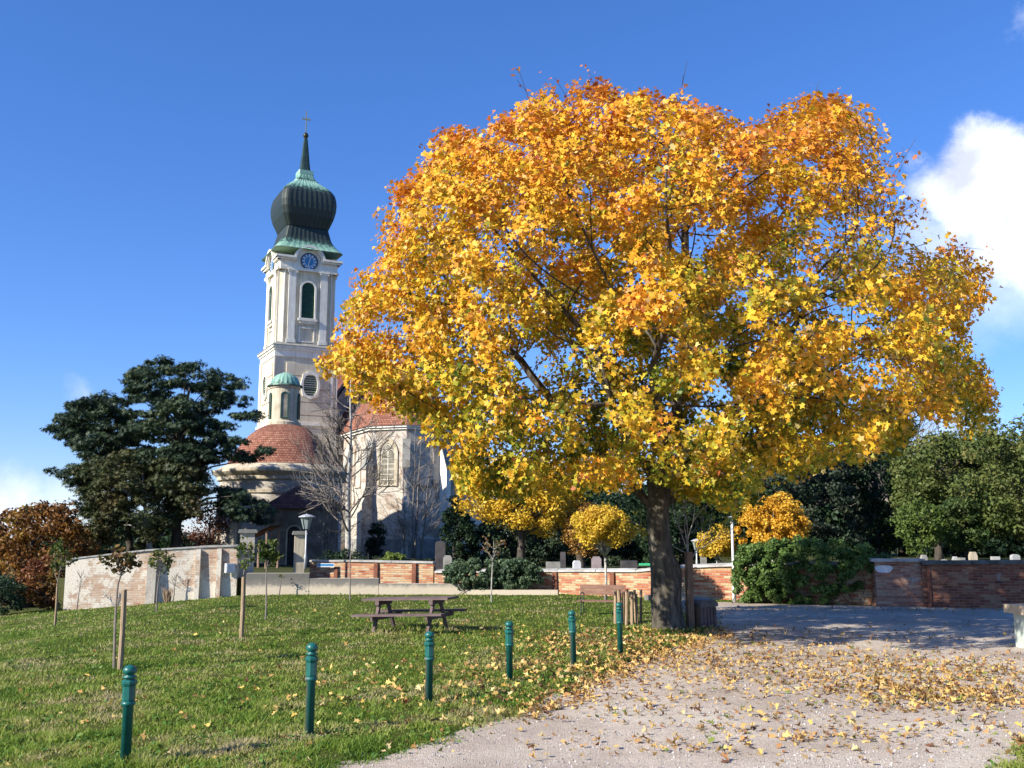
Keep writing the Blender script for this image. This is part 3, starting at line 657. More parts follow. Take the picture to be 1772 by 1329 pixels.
# entablature with segmental pediment over the clock on each face
R0 = .98; zc = TZp(453)
eave = z3
def arcpath(r, zb, hx, n=14):
    s = min(.98, (zb-zc)/r) if abs((zb-zc)/r) < 1 else 0
    a0 = math.asin(max(-.2, s)); 
    return [(-hx, zb)]+[(r*math.cos(math.pi-a0-(math.pi-2*a0)*i/n), zc+r*math.sin(math.pi-a0-(math.pi-2*a0)*i/n)) for i in range(n+1)]+[(hx, zb)]
for k in range(4):
    e = MB(); e.M = rot(k); y = -hu
    e.box(-hu, hu, y-.16, y+.06, zent, zent+.2)
    for (ro, zb, yo, th) in ((.92, eave-.3, .24, .14), (1.04, eave-.155, .36, .16)):
        hx = hu+yo-.01*k
        P1 = arcpath(ro+th, zb+th, hx); P0 = arcpath(ro, zb, hx)
        e.ring_xz(P1, P0, y-yo, y+.05, closed=False)
    e.prism_xz([(-hu+.02, zent+.2), (hu-.02, zent+.2), (hu-.02, eave-.3)]+[(x, z) for x, z in reversed(arcpath(.95, eave-.3, hu-.02)[1:-1])]+[(-hu+.02, eave-.3)], y-.05, y+.05)
    e.build('entablature', M['white'], tower)
    c_ = MB(); c_.M = rot(k); N_ = 28; cz = zc+.02
    circ = lambda r: [(r*math.cos(2*math.pi*i/N_), cz+r*math.sin(2*math.pi*i/N_)) for i in range(N_)]
    c_.prism_xz(circ(.6), y-.09, y-.052)
    cl = c_.build('clock', M['clockblue'], tower)
    r_ = MB(); r_.M = rot(k); r_.ring_xz(circ(.66), circ(.58), y-.14, y-.06); r_.build('clock_rim', M['darkstone'], cl)
    r_ = MB(); r_.M = rot(k); r_.ring_xz(circ(.38), circ(.35), y-.105, y-.091)
    for i in range(12):
        a = i*math.pi/6; r_.M = rot(k) @ Matrix.Translation((0, 0, cz)) @ Matrix.Rotation(a, 4, 'Y')
        r_.box(-.05, .05, y-.105, y-.091, .40, .55)
    r_.build('numerals', M['whitestone'], cl)
    h_ = MB(); h_.M = rot(k) @ Matrix.Translation((0, 0, cz)) @ Matrix.Rotation(R(192), 4, 'Y'); h_.box(-.025, .025, y-.125, y-.108, -.1, .5)
    h_.M = rot(k) @ Matrix.Translation((0, 0, cz)) @ Matrix.Rotation(R(16), 4, 'Y'); h_.box(-.035, .035, y-.14, y-.127, -.08, .32)
    h_.build('clock_hand', M['whitestone'], cl)
# oval window on lower stage
zo = TZp(667)
for k in (0, 3):
    y = -hl+.03; N_ = 32
    xo = .32 if k == 0 else 0
    e = MB(); e.M = rot(k)
    sh = lambda a, rx, rz: (xo+rx*math.copysign(abs(math.cos(a))**.75, math.cos(a)), zo+rz*math.copysign(abs(math.sin(a))**.75, math.sin(a)))
    inn = [sh(2*math.pi*i/N_, .52, .78) for i in range(N_)]
    o_ = [(xo+(x-xo)*(1.33+.07*math.cos(8*2*math.pi*i/N_)), zo+(z-zo)*(1.26+.06*math.cos(8*2*math.pi*i/N_))) for i, (x, z) in enumerate(inn)]
    e.ring_xz(o_, inn, y-.16, y+.05); s_ = e.build('oval_surround', M['white'], tower)
    e = MB(); e.M = rot(k); e.prism_xz(inn, y-.01, y+.04)
    for i in range(9):
        z = zo-.68+i*.165; hw = .5*math.sqrt(max(.05, 1-((z-zo)/.8)**2)); e.box(xo-hw, xo+hw, y-.06, y-.012, z-.05, z+.04)
    e.build('louvre', M['louvre'], s_)
# onion roof
def sqring(mb, prof, rnd=.12, per=22, rib=.03):
    """square-plan dome with standing seams; prof = (half, z)"""
    rings = []
    for h, z in prof:
        pts = []
        for k in range(4):
            for i in range(per):
                tt = -1+2*(i/per)
                # rounded square
                a = tt
                x, y = a*h, -h
                d = math.hypot(x, y); lim = h*(1.414-rnd); 
                if d > lim: x, y = x*lim/d, y*lim/d
                rb = rib*min(1, h/1.2) if i % 2 else 0
                L = math.hypot(x, y); x, y = x*(1+rb/L), y*(1+rb/L)
                c, s = math.cos(k*math.pi/2), math.sin(k*math.pi/2)
                pts.append((x*c-y*s, x*s+y*c, z))
        rings.append(pts)
    n = 4*per
    vs = [p for r in rings for p in r]; fs = [(i*n+j, i*n+(j+1) % n, (i+1)*n+(j+1) % n, (i+1)*n+j) for i in range(len(rings)-1) for j in range(n)]
    fs += [tuple(range(n-1, -1, -1)), tuple((len(rings)-1)*n+j for j in range(n))]
    mb.add(vs, fs)
def zz(py): return at(527, py, TY+2).z
K_ = TY/F/1.15
pr1 = [(71, 446), (62, 438), (54.5, 430), (50, 422), (47, 412), (44.5, 404)]
pr2 = [(45, 403), (49, 395), (54, 385), (57.5, 373), (58.5, 362), (57.5, 353), (55, 345), (50, 338.5), (43, 332), (34, 326), (26, 321), (24.5, 318)]
pr3 = [(23, 318), (18, 312), (15, 305.5)]
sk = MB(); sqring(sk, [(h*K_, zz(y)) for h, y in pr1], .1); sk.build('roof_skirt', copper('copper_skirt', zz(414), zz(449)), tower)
on = MB(); sqring(on, [(h*K_, zz(y)) for h, y in pr2], .12); on.build('onion_dome', copper('copper_onion', zz(352), zz(322)), tower)  # dark lower bulge holds overhang shade painted in with the patina
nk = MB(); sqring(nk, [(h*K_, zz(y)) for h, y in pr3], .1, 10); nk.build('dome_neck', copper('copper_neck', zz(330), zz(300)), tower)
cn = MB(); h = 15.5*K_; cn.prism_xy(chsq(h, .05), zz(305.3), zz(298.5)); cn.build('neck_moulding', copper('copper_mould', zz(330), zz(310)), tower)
spm = MB(); sqring(spm, [(11*K_, zz(298.3)), (9*K_, zz(285)), (4*K_, zz(242))], .12, 4, 0); spm.build('spire', plain('spire_copper', [(.3, (.02, .035, .03)), (.7, (.05, .09, .075))], 2, .45, .2, 20, metal=.2), tower)
bl = MB(); zb = zz(235); bl.lathe([(.0, zb-.3), (.13, zb-.24), (.1, zb-.2), (.17, zb-.15), (.22, zb), (.17, zb+.15), (.08, zb+.22), (.04, zb+.3), (0, zb+.31)], 14); bl.build('orb', plain('dark_orb', [(.3, (.03, .03, .02)), (.7, (.08, .07, .03))], 4, .4, 0, metal=.5), tower, True)
cx_ = MB(); cx_.box(-.035, .035, -.03, .03, zb+.2, zz(192)); cx_.box(-.34, .34, -.025, .025, zz(207.5), zz(205)); cx_.build('cross', M['gold'], tower)

# ------------------------------------------------------------ choir (gothic) with buttresses
cpt = at(703, 800, 66.0)
choir = thing('gothic_choir', 'pale gothic church choir with buttresses, tracery window and red tiled roof', 'church', (cpt.x, 66.0, 0), BET)
S = 1.32; dg = S*2*math.sqrt(.5)
ez = at(703, 737, 66).z
# local x so that the a/b corner is the origin
foot = [(0, 0), (2*S, 0), (2*S+dg, dg), (2*S+dg, 13), (-dg, 13), (-dg, dg)]
mb = MB(); mb.prism_xy(foot, 0, ez); mb.build('wall', M['church'], choir)
cn = MB()
def offs(poly, d):
    n = len(poly); o = []
    for i in range(n):
        p0, p1, p2 = (Vector(poly[i-1]), Vector(poly[i]), Vector(poly[(i+1) % n]))
        e1 = (p1-p0).normalized(); e2 = (p2-p1).normalized(); n1 = Vector((e1.y, -e1.x)); n2 = Vector((e2.y, -e2.x)); b = (n1+n2).normalized()
        o.append(tuple(p1+b*d/max(.3, b.dot(n1))))
    return o
cn.prism_xy(offs(foot, .14), ez-.22, ez-.08); cn.prism_xy(offs(foot, .26), ez-.077, ez+.05); cn.build('cornice', M['white'], choir)
rz_ = ez+5.4; ea = offs(foot, .34); ridge = [(S, 3.2, rz_), (S, 13, rz_)]
ze = ez+.053
vs = [(x, y, ze) for x, y in ea]+ridge
def tile_face(mb, pts):
    """planar roof face with uv: v up the slope"""
    P = [Vector(p) for p in pts]; nn = (P[1]-P[0]).cross(P[2]-P[0]).normalized(); ux = Vector((0, 0, 1)).cross(nn).normalized(); vv = nn.cross(ux)
    mb.add(pts, [tuple(range(len(pts)))], [[(p.dot(ux), p.dot(vv)) for p in P]])
rf = MB()
for f in [(0, 1, 6), (1, 2, 6), (2, 3, 7, 6), (4, 5, 6, 7), (5, 0, 6)]: tile_face(rf, [vs[i] for i in f])
rf.add([vs[3], vs[4], vs[7]], [(0, 1, 2)]); rf.build('roof', M['tile'], choir)
# windows on facets; each facet frame: origin at middle, rotation
def facet(px_, py_, ang): return Matrix.Translation((px_, py_, 0)) @ Matrix.Rotation(ang, 4, 'Z')
fa = facet(-dg/2, dg/2, R(-45)); fb = facet(S, 0, 0); fc = facet(2*S+dg/2, dg/2, R(45)); fd = facet(-dg, dg+2.6, R(-90))
zw0_, zw1_ = at(680, 838, 66).z, at(680, 778, 66).z-.25
for nm, fm, glazed in (('a', fa, 1), ('b', fb, 0), ('c', fc, 1), ('d', fd, 0)):
    e = MB(); e.M = fm; o1 = arch(.60, zw1_, zw0_, 8, True); o2 = arch(.46, zw1_, zw0_+.02, 8, True); o0 = arch(.72, zw1_, zw0_-.1, 8, True)
    e.ring_xz(o0, o1, -.1, .05); e.ring_xz(o1, o2, -.04, .05)
    wf = e.build('window', M['cream'] if glazed else M['church'], choir)
    g = MB(); g.M = fm; g.prism_xz(o2, -.02, .04); g.build('pane', M['winglass'] if glazed else M['oldwall'], wf)
    if glazed:
        tr = MB(); tr.M = fm
        tr.box(-.025, .025, -.05, -.021, zw0_, zw1_+.15)
        for i in range(1, 6): 
            z = zw0_+(zw1_-zw0_)*i/6; tr.box(-.46, .46, -.035, -.021, z-.015, z+.015)
        for s in (-1, 1):
            tr.tube([(s*.23+.21*math.cos(a), -.04, zw1_+.02+.26*math.sin(a)) for a in np.linspace(0, math.pi, 9)], .022, 5)
        tr.tube([(.17*math.cos(a), -.04, zw1_+.45+.17*math.sin(a)) for a in np.linspace(0, 6.28, 13)], .022, 5)
        tr.build('tracery', M['white'], wf)
    # blind lower strip
# buttresses at corners (stepped with sloped tops)
def buttress(px_, py_, ang, w_=.5, d0=1.5, d1=1.05, hz=None, mat=None):
    e = MB(); e.M = Matrix.Translation((px_, py_, 0)) @ Matrix.Rotation(ang, 4, 'Z')
    h0 = ez*.45; h1 = hz or ez-1.0
    prof = [(0.05, 0), (-d0, 0), (-d0, h0), (-d1, h0+.55), (-d1, h1-1.9), (0.05, h1)]
    n = len(prof); vs = [(-w_/2, y, z) for y, z in prof]+[(w_/2, y, z) for y, z in prof]
    e.add(vs, [tuple(range(n)), tuple(range(2*n-1, n-1, -1))]+[(i, i+n, (i+1) % n+n, (i+1) % n) for i in range(n)])
    b = e.build('buttress', mat or M['church'], choir)
    c = MB(); c.M = e.M; 
    for (y0, za, y1, zb_) in ((-d1-.06, h1-1.9, .0, h1+.05),):
        c.add([(-w_/2-.05, y0, za), (w_/2+.05, y0, za), (w_/2+.05, y1, zb_), (-w_/2-.05, y1, zb_), (-w_/2-.05, y0, za+.1), (w_/2+.05, y0, za+.1), (w_/2+.05, y1, zb_+.1), (-w_/2-.05, y1, zb_+.1)],
              [(0,3,2,1),(4,5,6,7),(0,1,5,4),(1,2,6,5),(2,3,7,6),(3,0,4,7)])
    c.build('coping', M['stone'], b)
buttress(-dg, dg, R(-67.5), .45, .9, .6)
buttress(0, 0, R(-22.5), .42, .8, .45)
buttress(2*S, 0, R(22.5), .42, 1.0, .6, mat=M['white'])
buttress(2*S+dg, dg, R(67.5), .45, 1.9, 1.4, mat=M['white'])
buttress(-dg, dg+4.2, R(-90), .45, .9, .6)
bs = MB(); bs.prism_xy(offs(foot, .12), 0, 1.9); bs.build('plinth', M['stone'], choir)
# nave behind
nave = thing('church_nave', 'tall grey rendered nave gable with red roof behind the gothic choir', 'church', (cpt.x, 66.0, 0), BET)
mb = MB(); nx0, nx1, ny0 = -2.6, 6.0, 11.6; nez = ez+1.5; nr = ez+7.6; nc = (nx0+nx1)/2
mb.add([(nx0, ny0, 0), (nx1, ny0, 0), (nx1, ny0, nez), (nc, ny0, nr), (nx0, ny0, nez), (nx0, 26, 0), (nx1, 26, 0), (nx1, 26, nez), (nc, 26, nr), (nx0, 26, nez)], [(0,1,2,3,4),(9,8,7,6,5),(0,4,9,5),(1,6,7,2)])
mb.build('wall', M['oldwall'], nave)
rf = MB(); g = .3
for s, xe in ((-1, nx0-.4), (1, nx1+.4)):
    ze_ = nez-.35; pts = [(xe, ny0+g, ze_), (nc, ny0+g, nr+.05), (nc, 26.3, nr+.05), (xe, 26.3, ze_)]
    if s < 0: pts = [pts[0], pts[3], pts[2], pts[1]][::-1]
    tile_face(rf, pts if s < 0 else pts[::-1])
rf.build('roof', M['tiledark'], nave)

# ------------------------------------------------------------ round chapel
CYD = 60.0
cc_ = at(489, 800, CYD)
chapel = thing('round_chapel', 'round cream chapel with red tiled dome and small green lantern', 'chapel', (cc_.x, CYD, 0), 0)
kx = CYD/F
def ZC(py): return at(489, py, CYD-3.4).z
rc = 4.0; zcor = ZC(812)
mb = MB(); mb.lathe([(rc-.3, 0), (rc-.3, 1.2), (rc-.36, 1.25), (rc-.36, zcor-.6)], 56, caps=False); mb.build('wall', M['oldwall'], chapel, True)
mb = MB()
mb.lathe([(rc-.37, zcor-1.35), (rc-.27, zcor-1.33), (rc-.27, zcor-1.15), (rc-.37, zcor-1.13)], 56, caps=False)
mb.lathe([(rc-.37, zcor-.6), (rc-.2, zcor-.55), (rc-.18, zcor-.35), (rc-.02, zcor-.22), (rc+.1, zcor-.1), (rc+.1, zcor+.03), (rc-.1, zcor+.1), (3.3, zcor+.42), (3.1, zcor+.44)], 56, caps=False)
mb.build('cornice', M['cream'], chapel, False)
for a in (-150, -120, -62, -30):
    mb = MB(); mb.M = Matrix.Rotation(R(a+90), 4, 'Z'); mb.box(-.28, .28, -rc+.2, -rc+.4, 0, zcor-1.36); mb.build('pilaster', M['cream'], chapel)
zd0 = zcor+.4; zd1 = at(489, 737, CYD).z
pts = [(3.36, 0), (3.22, .16), (2.98, .5), (2.7, .93), (2.4, 1.33), (2.0, 1.74), (1.5, 2.1), (1.1, 2.28), (.6, 2.4)]
sc_ = (zd1-zd0)/2.3
prof = [(r, zd0+z*sc_) for r, z in pts]
# fine profile
fp = []
for i in range(len(prof)-1):
    for j in range(3): fp.append((prof[i][0]+(prof[i+1][0]-prof[i][0])*j/3, prof[i][1]+(prof[i+1][1]-prof[i][1])*j/3))
fp.append(prof[-1])
mb = MB(); mb.lathe(fp, 72, caps=False); mb.build('dome_roof', M['tile'], chapel, True)
zl0 = zd1-.15; zl1 = at(489, 668, CYD).z; rl = .86
mb = MB(); mb.lathe([(rl+.16, zl0-.1), (rl+.16, zl0+.32), (rl+.03, zl0+.4), (rl, zl0+.45), (rl, zl1-.25), (rl+.06, zl1-.2), (rl+.1, zl1-.05)], 32, caps=False); ln = mb.build('lantern', M['cream'], chapel, False)
for a in (-155, -77, 1, 79):
    e = MB(); e.M = Matrix.Rotation(R(a+90), 4, 'Z'); y = -rl
    o1 = arch(.24, zl1-.7, zl0+.55, 6); o2 = arch(.17, zl1-.7, zl0+.6, 6)
    e.ring_xz(o1, o2, y-.06, y+.1); fr_ = e.build('window', M['copperframe'] if 'copperframe' in M else M['louvre'], ln)
    e = MB(); e.M = Matrix.Rotation(R(a+90), 4, 'Z'); e.prism_xz(o2, y-.02, y+.05)
    e.build('pane', M['winglass'], fr_)
rb = [(rl+.22, 0), (rl+.2, .07), (rl+.05, .12), (rl-.02, .32), (rl-.14, .54), (rl-.34, .72), (rl-.6, .84), (.12, .9), (0.02, .91)]
mb = MB(); nr_ = 40; vs = []
for r, z in rb:
    for i in range(nr_):
        a = 2*math.pi*i/nr_; k = 1+(.035 if i % 2 == 0 and r < rl+.1 else 0)
        vs.append((r*k*math.cos(a), r*k*math.sin(a), zl1-.06+z))
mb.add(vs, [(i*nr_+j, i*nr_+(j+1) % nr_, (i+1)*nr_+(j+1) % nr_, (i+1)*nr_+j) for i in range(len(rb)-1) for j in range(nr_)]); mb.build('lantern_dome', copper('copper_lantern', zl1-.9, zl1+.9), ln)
# round niche windows, porch
porch = thing('chapel_porch', 'small grey porch with dark red hipped tile roof in front of round chapel', 'porch', tuple(at(527, 850, 54.6)[:2])+(0,), R(10))
def ZP(py): return at(527, py, 54.6).z
pe = ZP(878); pa = ZP(833)
mb = MB(); mb.box(-1.75, 1.9, -1.0, 2.2, 0, pe); mb.build('wall', M['darkplaster'], porch)
rf = MB(); a_, b_, c_, d_ = (-2.35, -1.35, pe-.1), (2.45, -1.35, pe-.1), (2.45, 2.2, pe-.1), (-2.35, 2.2, pe-.1); t1, t2 = (0, .1, pa), (0, 2.2, pa)
tile_face(rf, [a_, b_, t1]); tile_face(rf, [b_, c_, t2, t1]); tile_face(rf, [d_, a_, t1, t2]); rf.add([a_, b_, c_, d_], [(3, 2, 1, 0)]); rf.build('roof', M['tiledark'], porch)
e = MB(); o1 = arch(.42, 2.3, 0.6, 8); o2 = arch(.34, 2.3, .6, 8); e.M = Matrix.Translation((-.45, 0, 0)); e.ring_xz(o1, o2, -1.06, -.95); ni = e.build('niche', M['cream'], porch)
e = MB(); e.M = Matrix.Translation((-.45, 0, 0)); e.prism_xz(o2, -1.02, -.99); e.build('opening', M['dark'], ni)
# little tiled lean-to left of the porch
lt = thing('tiled_canopy', 'small sloping red tile canopy between gate pillars and round chapel', 'canopy', tuple(at(452, 930, 48)[:2])+(0,), R(-20))
zt = at(452, 905, 48).z; mb = MB()
tile_face(mb, [(-.7, -.5, zt-.75), (.7, -.5, zt-.2), (.7, .8, zt-.05), (-.7, .8, zt-.6)]); mb.add([(-.7, -.5, zt-.81), (.7, -.5, zt-.26), (.7, .8, zt-.11), (-.7, .8, zt-.66)], [(3, 2, 1, 0)])
mb.build('roof', M['tile'], lt)
mb = MB(); mb.box(-.6, -.5, -.4, -.3, 0, zt-.79); mb.box(.5, .6, -.4, -.3, 0, zt-.38); mb.box(-.6, -.5, .6, .7, 0, zt-.7); mb.box(.5, .6, .6, .7, 0, zt-.3); mb.build('post', M['wood'], lt)
# ------------------------------------------------------------ trees
def inpoly(px, py, poly):
    ins = np.zeros(len(px), bool); n = len(poly)
    for i in range(n):
        a, b = poly[i], poly[(i+1) % n]
        if a[1] == b[1]: continue
        ins ^= ((a[1] > py) != (b[1] > py)) & (px < (b[0]-a[0])*(py-a[1])/(b[1]-a[1])+a[0])
    return ins
def crown_points(poly, Y0, depth, n, rs, shell=0):
    """points of a crown whose outline seen side-on is poly; real depth +-depth about Y0"""
    poly = [(float(a), float(b)) for a, b in poly]
    x0 = min(p[0] for p in poly); x1 = max(p[0] for p in poly); y0 = min(p[1] for p in poly); y1 = max(p[1] for p in poly)
    out = []; cx = (x0+x1)/2; cy = (y0+y1)/2
    while len(out) < n:
        px = rs.uniform(x0, x1, 4000); py = rs.uniform(y0, y1, 4000); k = inpoly(px, py, poly); px = px[k]; py = py[k]
        r2 = ((px-cx)/((x1-x0)/2))**2+((py-cy)/((y1-y0)/2))**2
        half = depth*np.sqrt(np.clip(1.05-r2*.8, .05, 1))
        u = rs.uniform(-1, 1, len(px)); 
        if shell: u = np.sign(u)*np.abs(u)**(1-shell)
        for a, b, c in zip(px, py, Y0+u*half):
            out.append(at(a, b, c))
            if len(out) >= n: break
    return out
def lerp_cols(pal, w):
    """pal: list of colours; w: 0..1 array"""
    pal = np.array(pal); w = np.clip(w, 0, .9999)*(len(pal)-1); i = w.astype(int); f = (w-i)[:, None]
    return pal[i]*(1-f)+pal[i+1]*f
def clump_leaves(centres, per, rad, size, rs, flat=.7, up=.3, shape=QUAD, pal=None, name='crown', mat=None, parent=None, off=(0, 0, 0), cn=2.5, outb=.8, vary=.25, fold=.25):
    C = np.array([tuple(c) for c in centres]); n = len(C)
    idx = np.repeat(np.arange(n), per); g = rs.normal(size=(len(idx), 3)); g /= np.linalg.norm(g, axis=1, keepdims=True)+1e-9
    g *= (rs.uniform(0, 1, len(idx))**.45)[:, None]
    rr = rad*rs.uniform(.6, 1.25, n)[idx]
    P = C[idx]+g*rr[:, None]*np.array([1, 1, flat])
    nr = g*outb+rs.normal(size=g.shape)*.55+np.array([0, 0, up])
    sz = size*rs.uniform(.65, 1.3, len(idx))
    wv = .5+.32*vnoise(P, cn, 3, 2)+rs.normal(size=len(idx))*vary*.5
    cols = lerp_cols(pal, wv)*rs.uniform(.85, 1.15, (len(idx), 1))
    return leaves(name, P-np.array(off), nr, sz, shape, cols, mat, parent, rs, fold)
def limbs(mb, base, C, k, r0, rs, h0=.25, sag=.1):
    """trunk to top and limbs to k of the clump centres; coordinates absolute"""
    top = max(C, key=lambda c: c.z); C2 = sorted(C, key=lambda c: rs.rand())[:k]
    cx = sum((c.x for c in C), 0)/len(C); cy = sum((c.y for c in C), 0)/len(C)
    tp = Vector((cx*.7+base.x*.3, cy*.7+base.y*.3, base.z+(top.z-base.z)*.86)); n = 8; tr = []
    for i in range(n+1):
        s = i/n; p = base.lerp(tp, s); p.x += .25*r0*4*math.sin(s*5+base.x)*s; tr.append(p)
    mb.tube(tr, [r0*(1.25 if i == 0 else 1)*(1-.85*i/n)+.015 for i in range(n+1)], 9)
    for c in C2:
        s = max(h0, min(.95, (c.z-base.z)/(tp.z-base.z)*.8-.08*rs.rand())); i = min(n-1, int(s*n)); p = tr[i].lerp(tr[i+1], s*n-i)
        mid = p.lerp(c, .5)+Vector((rs.normal()*.15, rs.normal()*.15, sag*(c-p).length)); r = (r0*(1-.85*s))*.4+.012
        mb.tube([p, p.lerp(mid, .6)+Vector((0, 0, .02)), mid, mid.lerp(c, .55), c], [r, r*.8, r*.6, r*.35, .008], 5)
def tree(name, label, cat, polys, Y0, depth, base_px, nclump, per, rad, size, pal, shape=QUAD, mat=None, flat=.7, up=.3, r0=.2, bark=None, seed=1, group=None, nl=18, basez=TZ, cn=2.5, vary=.25, outb=.8, crown='crown', shell=.3, h0=.25, rfill=0):
    rs = np.random.RandomState(seed)
    b = at(base_px, 900, Y0); base = Vector((b.x, Y0, basez)); C = []
    areas = [abs(sum(p[i][0]*p[(i+1) % len(p)][1]-p[(i+1) % len(p)][0]*p[i][1] for i in range(len(p)))) for p in polys]
    for p, a in zip(polys, areas): C += crown_points(p, Y0, depth, max(2, int(nclump*a/sum(areas))), rs, shell)
    o = thing(name, label, cat, base, group=group)
    mb = MB(); limbs(mb, base, C, min(nl, len(C)), r0, rs, h0)
    mb.build('trunk', bark or M['darkbark'], o, True, off=base)
    C = [c for c in C if c.z > basez+.1]
    clump_leaves(C, per, rad, size, rs, flat, up, shape, pal, crown, mat or M['gleaf'], o, base, cn, outb, vary)
    return o
DG = [(.012, .026, .012), (.018, .042, .018), (.032, .062, .026), (.05, .075, .03)]
BG = [(.012, .026, .014), (.024, .046, .024), (.045, .072, .034), (.08, .10, .045)]
OL = [(.02, .034, .014), (.045, .06, .02), (.075, .08, .028), (.11, .075, .03)]
MG = [(.02, .04, .012), (.04, .075, .02), (.075, .11, .03), (.12, .14, .035)]
LG = [(.055, .08, .02), (.09, .125, .03), (.14, .165, .045), (.22, .19, .06)]
OR = [(.07, .04, .012), (.15, .065, .018), (.24, .11, .022), (.26, .19, .035)]
YE = [(.40, .22, .02), (.55, .34, .025), (.66, .45, .04), (.70, .54, .09)]
# pines, left
tree('pine_tree', 'tallest dark pine with broad flat tiers reaching in front of the round chapel', 'pine tree',
     [[(222, 655), (238, 632), (285, 620), (300, 640), (345, 628), (378, 643), (420, 662), (405, 685), (428, 692), (420, 712), (450, 712), (430, 735), (385, 745), (365, 800), (250, 830), (215, 740)],
      [(380, 752), (470, 778), (430, 798), (385, 795)], [(230, 780), (340, 760), (375, 800), (330, 850), (240, 860)], [(372, 845), (420, 850), (470, 880), (455, 905), (400, 912), (375, 880)]],
     50, 3.2, 305, 480, 70, .5, .28, BG, STAR, M['needle'], .38, .6, .26, seed=11, group='pines behind the whitewashed wall', nl=46, cn=3, basez=TZ, shell=.1)
tree('pine_tree', 'dark pine leaning out furthest left with ragged open side branches', 'pine tree',
     [[(82, 745), (112, 704), (150, 692), (180, 680), (228, 692), (240, 760), (235, 830), (160, 800), (128, 772)], [(76, 812), (118, 810), (165, 800), (200, 830), (150, 850), (120, 835)]],
     52, 2.8, 235, 250, 70, .48, .27, BG, STAR, M['needle'], .42, .6, .2, seed=12, group='pines behind the whitewashed wall', nl=30)
tree('pine_tree', 'olive green pine filling the lower space just above the whitewashed wall', 'pine tree',
     [[(130, 830), (170, 795), (250, 780), (330, 790), (360, 830), (350, 880), (300, 900), (250, 945), (160, 940), (145, 880)]],
     49, 2.6, 265, 240, 80, .6, .28, OL, STAR, M['needle'], .5, .5, .15, bark=M['palebark'], seed=13, group='pines behind the whitewashed wall', nl=30)
tree('beech_tree', 'russet brown leafed tree peeking between the pines and the round chapel', 'tree',
     [[(335, 890), (365, 870), (400, 900), (395, 946), (330, 946)]], 58, 2, 365, 30, 90, .8, .16, [(.08, .03, .02), (.15, .06, .03), (.24, .1, .04)], OVAL, M['leaf'], seed=14, r0=.12)
tree('autumn_tree', 'rounded orange brown tree at the far left edge beside the pines', 'tree',
     [[(-40, 930), (15, 890), (45, 873), (95, 876), (140, 895), (165, 960), (150, 1010), (60, 1035), (-40, 1030)]], 47, 3.4, 60, 150, 110, .62, .2, OR, OVAL, M['leaf'], seed=15, basez=-1.2, r0=.2)
tree('autumn_shrub', 'reddish brown shrub below the orange tree next to the wall end', 'shrub',
     [[(35, 1000), (70, 960), (118, 955), (122, 1050), (40, 1052)]], 38.5, 1.2, 85, 60, 110, .3, .12, [(.10, .04, .02), (.2, .07, .03), (.26, .14, .04), (.1, .1, .03)], OVAL, M['leaf'], seed=16, basez=-.6, r0=.04)
tree('green_shrub', 'dark green shrub at the left edge of the lawn crest', 'shrub',
     [[(-40, 1000), (0, 985), (35, 1010), (45, 1056), (-40, 1060)]], 36.5, 1.2, 5, 50, 110, .3, .1, DG, OVAL, M['gleaf'], seed=17, basez=-.9, r0=.04)
# dark conifers between church and maple
yg = 'dark conifers in the cemetery'
tree('yew_tree', 'narrow pointed dark conifer against the right edge of the choir', 'conifer',
     [[(786, 858), (800, 880), (822, 930), (828, 985), (755, 985), (765, 930), (775, 880)]], 50, 1.1, 790, 80, 100, .38, .14, DG, QUAD, seed=21, group=yg, cn=1)
tree('yew_tree', 'broad dark conifer behind the drooping ivy on the brick wall', 'conifer',
     [[(820, 985), (818, 920), (850, 880), (900, 860), (960, 880), (985, 985)]], 51, 2.2, 900, 120, 110, .55, .16, BG, QUAD, seed=22, group=yg, cn=1.5)
tree('yew_tree', 'dark conifer behind the gravestones left of the globe maple', 'conifer',
     [[(960, 985), (960, 890), (1010, 850), (1080, 860), (1120, 900), (1135, 985)]], 54, 2.4, 1040, 120, 110, .6, .17, DG, QUAD, seed=23, group=yg, cn=1.5)
tree('yew_tree', 'dark green conifer directly behind the maple trunk', 'conifer',
     [[(1120, 975), (1110, 860), (1160, 800), (1230, 820), (1250, 900), (1240, 975)]], 52, 2.4, 1180, 130, 110, .6, .17, DG, QUAD, seed=24, group=yg, cn=1.5)
tree('yellow_tree', 'golden small leafed tree behind the lower left of the maple crown', 'tree',
     [[(790, 870), (800, 830), (860, 790), (940, 800), (1000, 850), (1000, 900), (960, 925), (900, 905), (850, 895)]], 44, 2.3, 900, 110, 170, .6, .15, YE, OVAL, M['leaf'], seed=25, cn=2)
tree('brown_tree', 'golden brown small tree just left of the globe maple', 'tree',
     [[(975, 950), (978, 900), (1010, 870), (1035, 880), (1030, 960)]], 43, 1, 1005, 40, 120, .4, .11, [(.2, .1, .03), (.35, .18, .04), (.45, .28, .06)], OVAL, M['leaf'], seed=26)
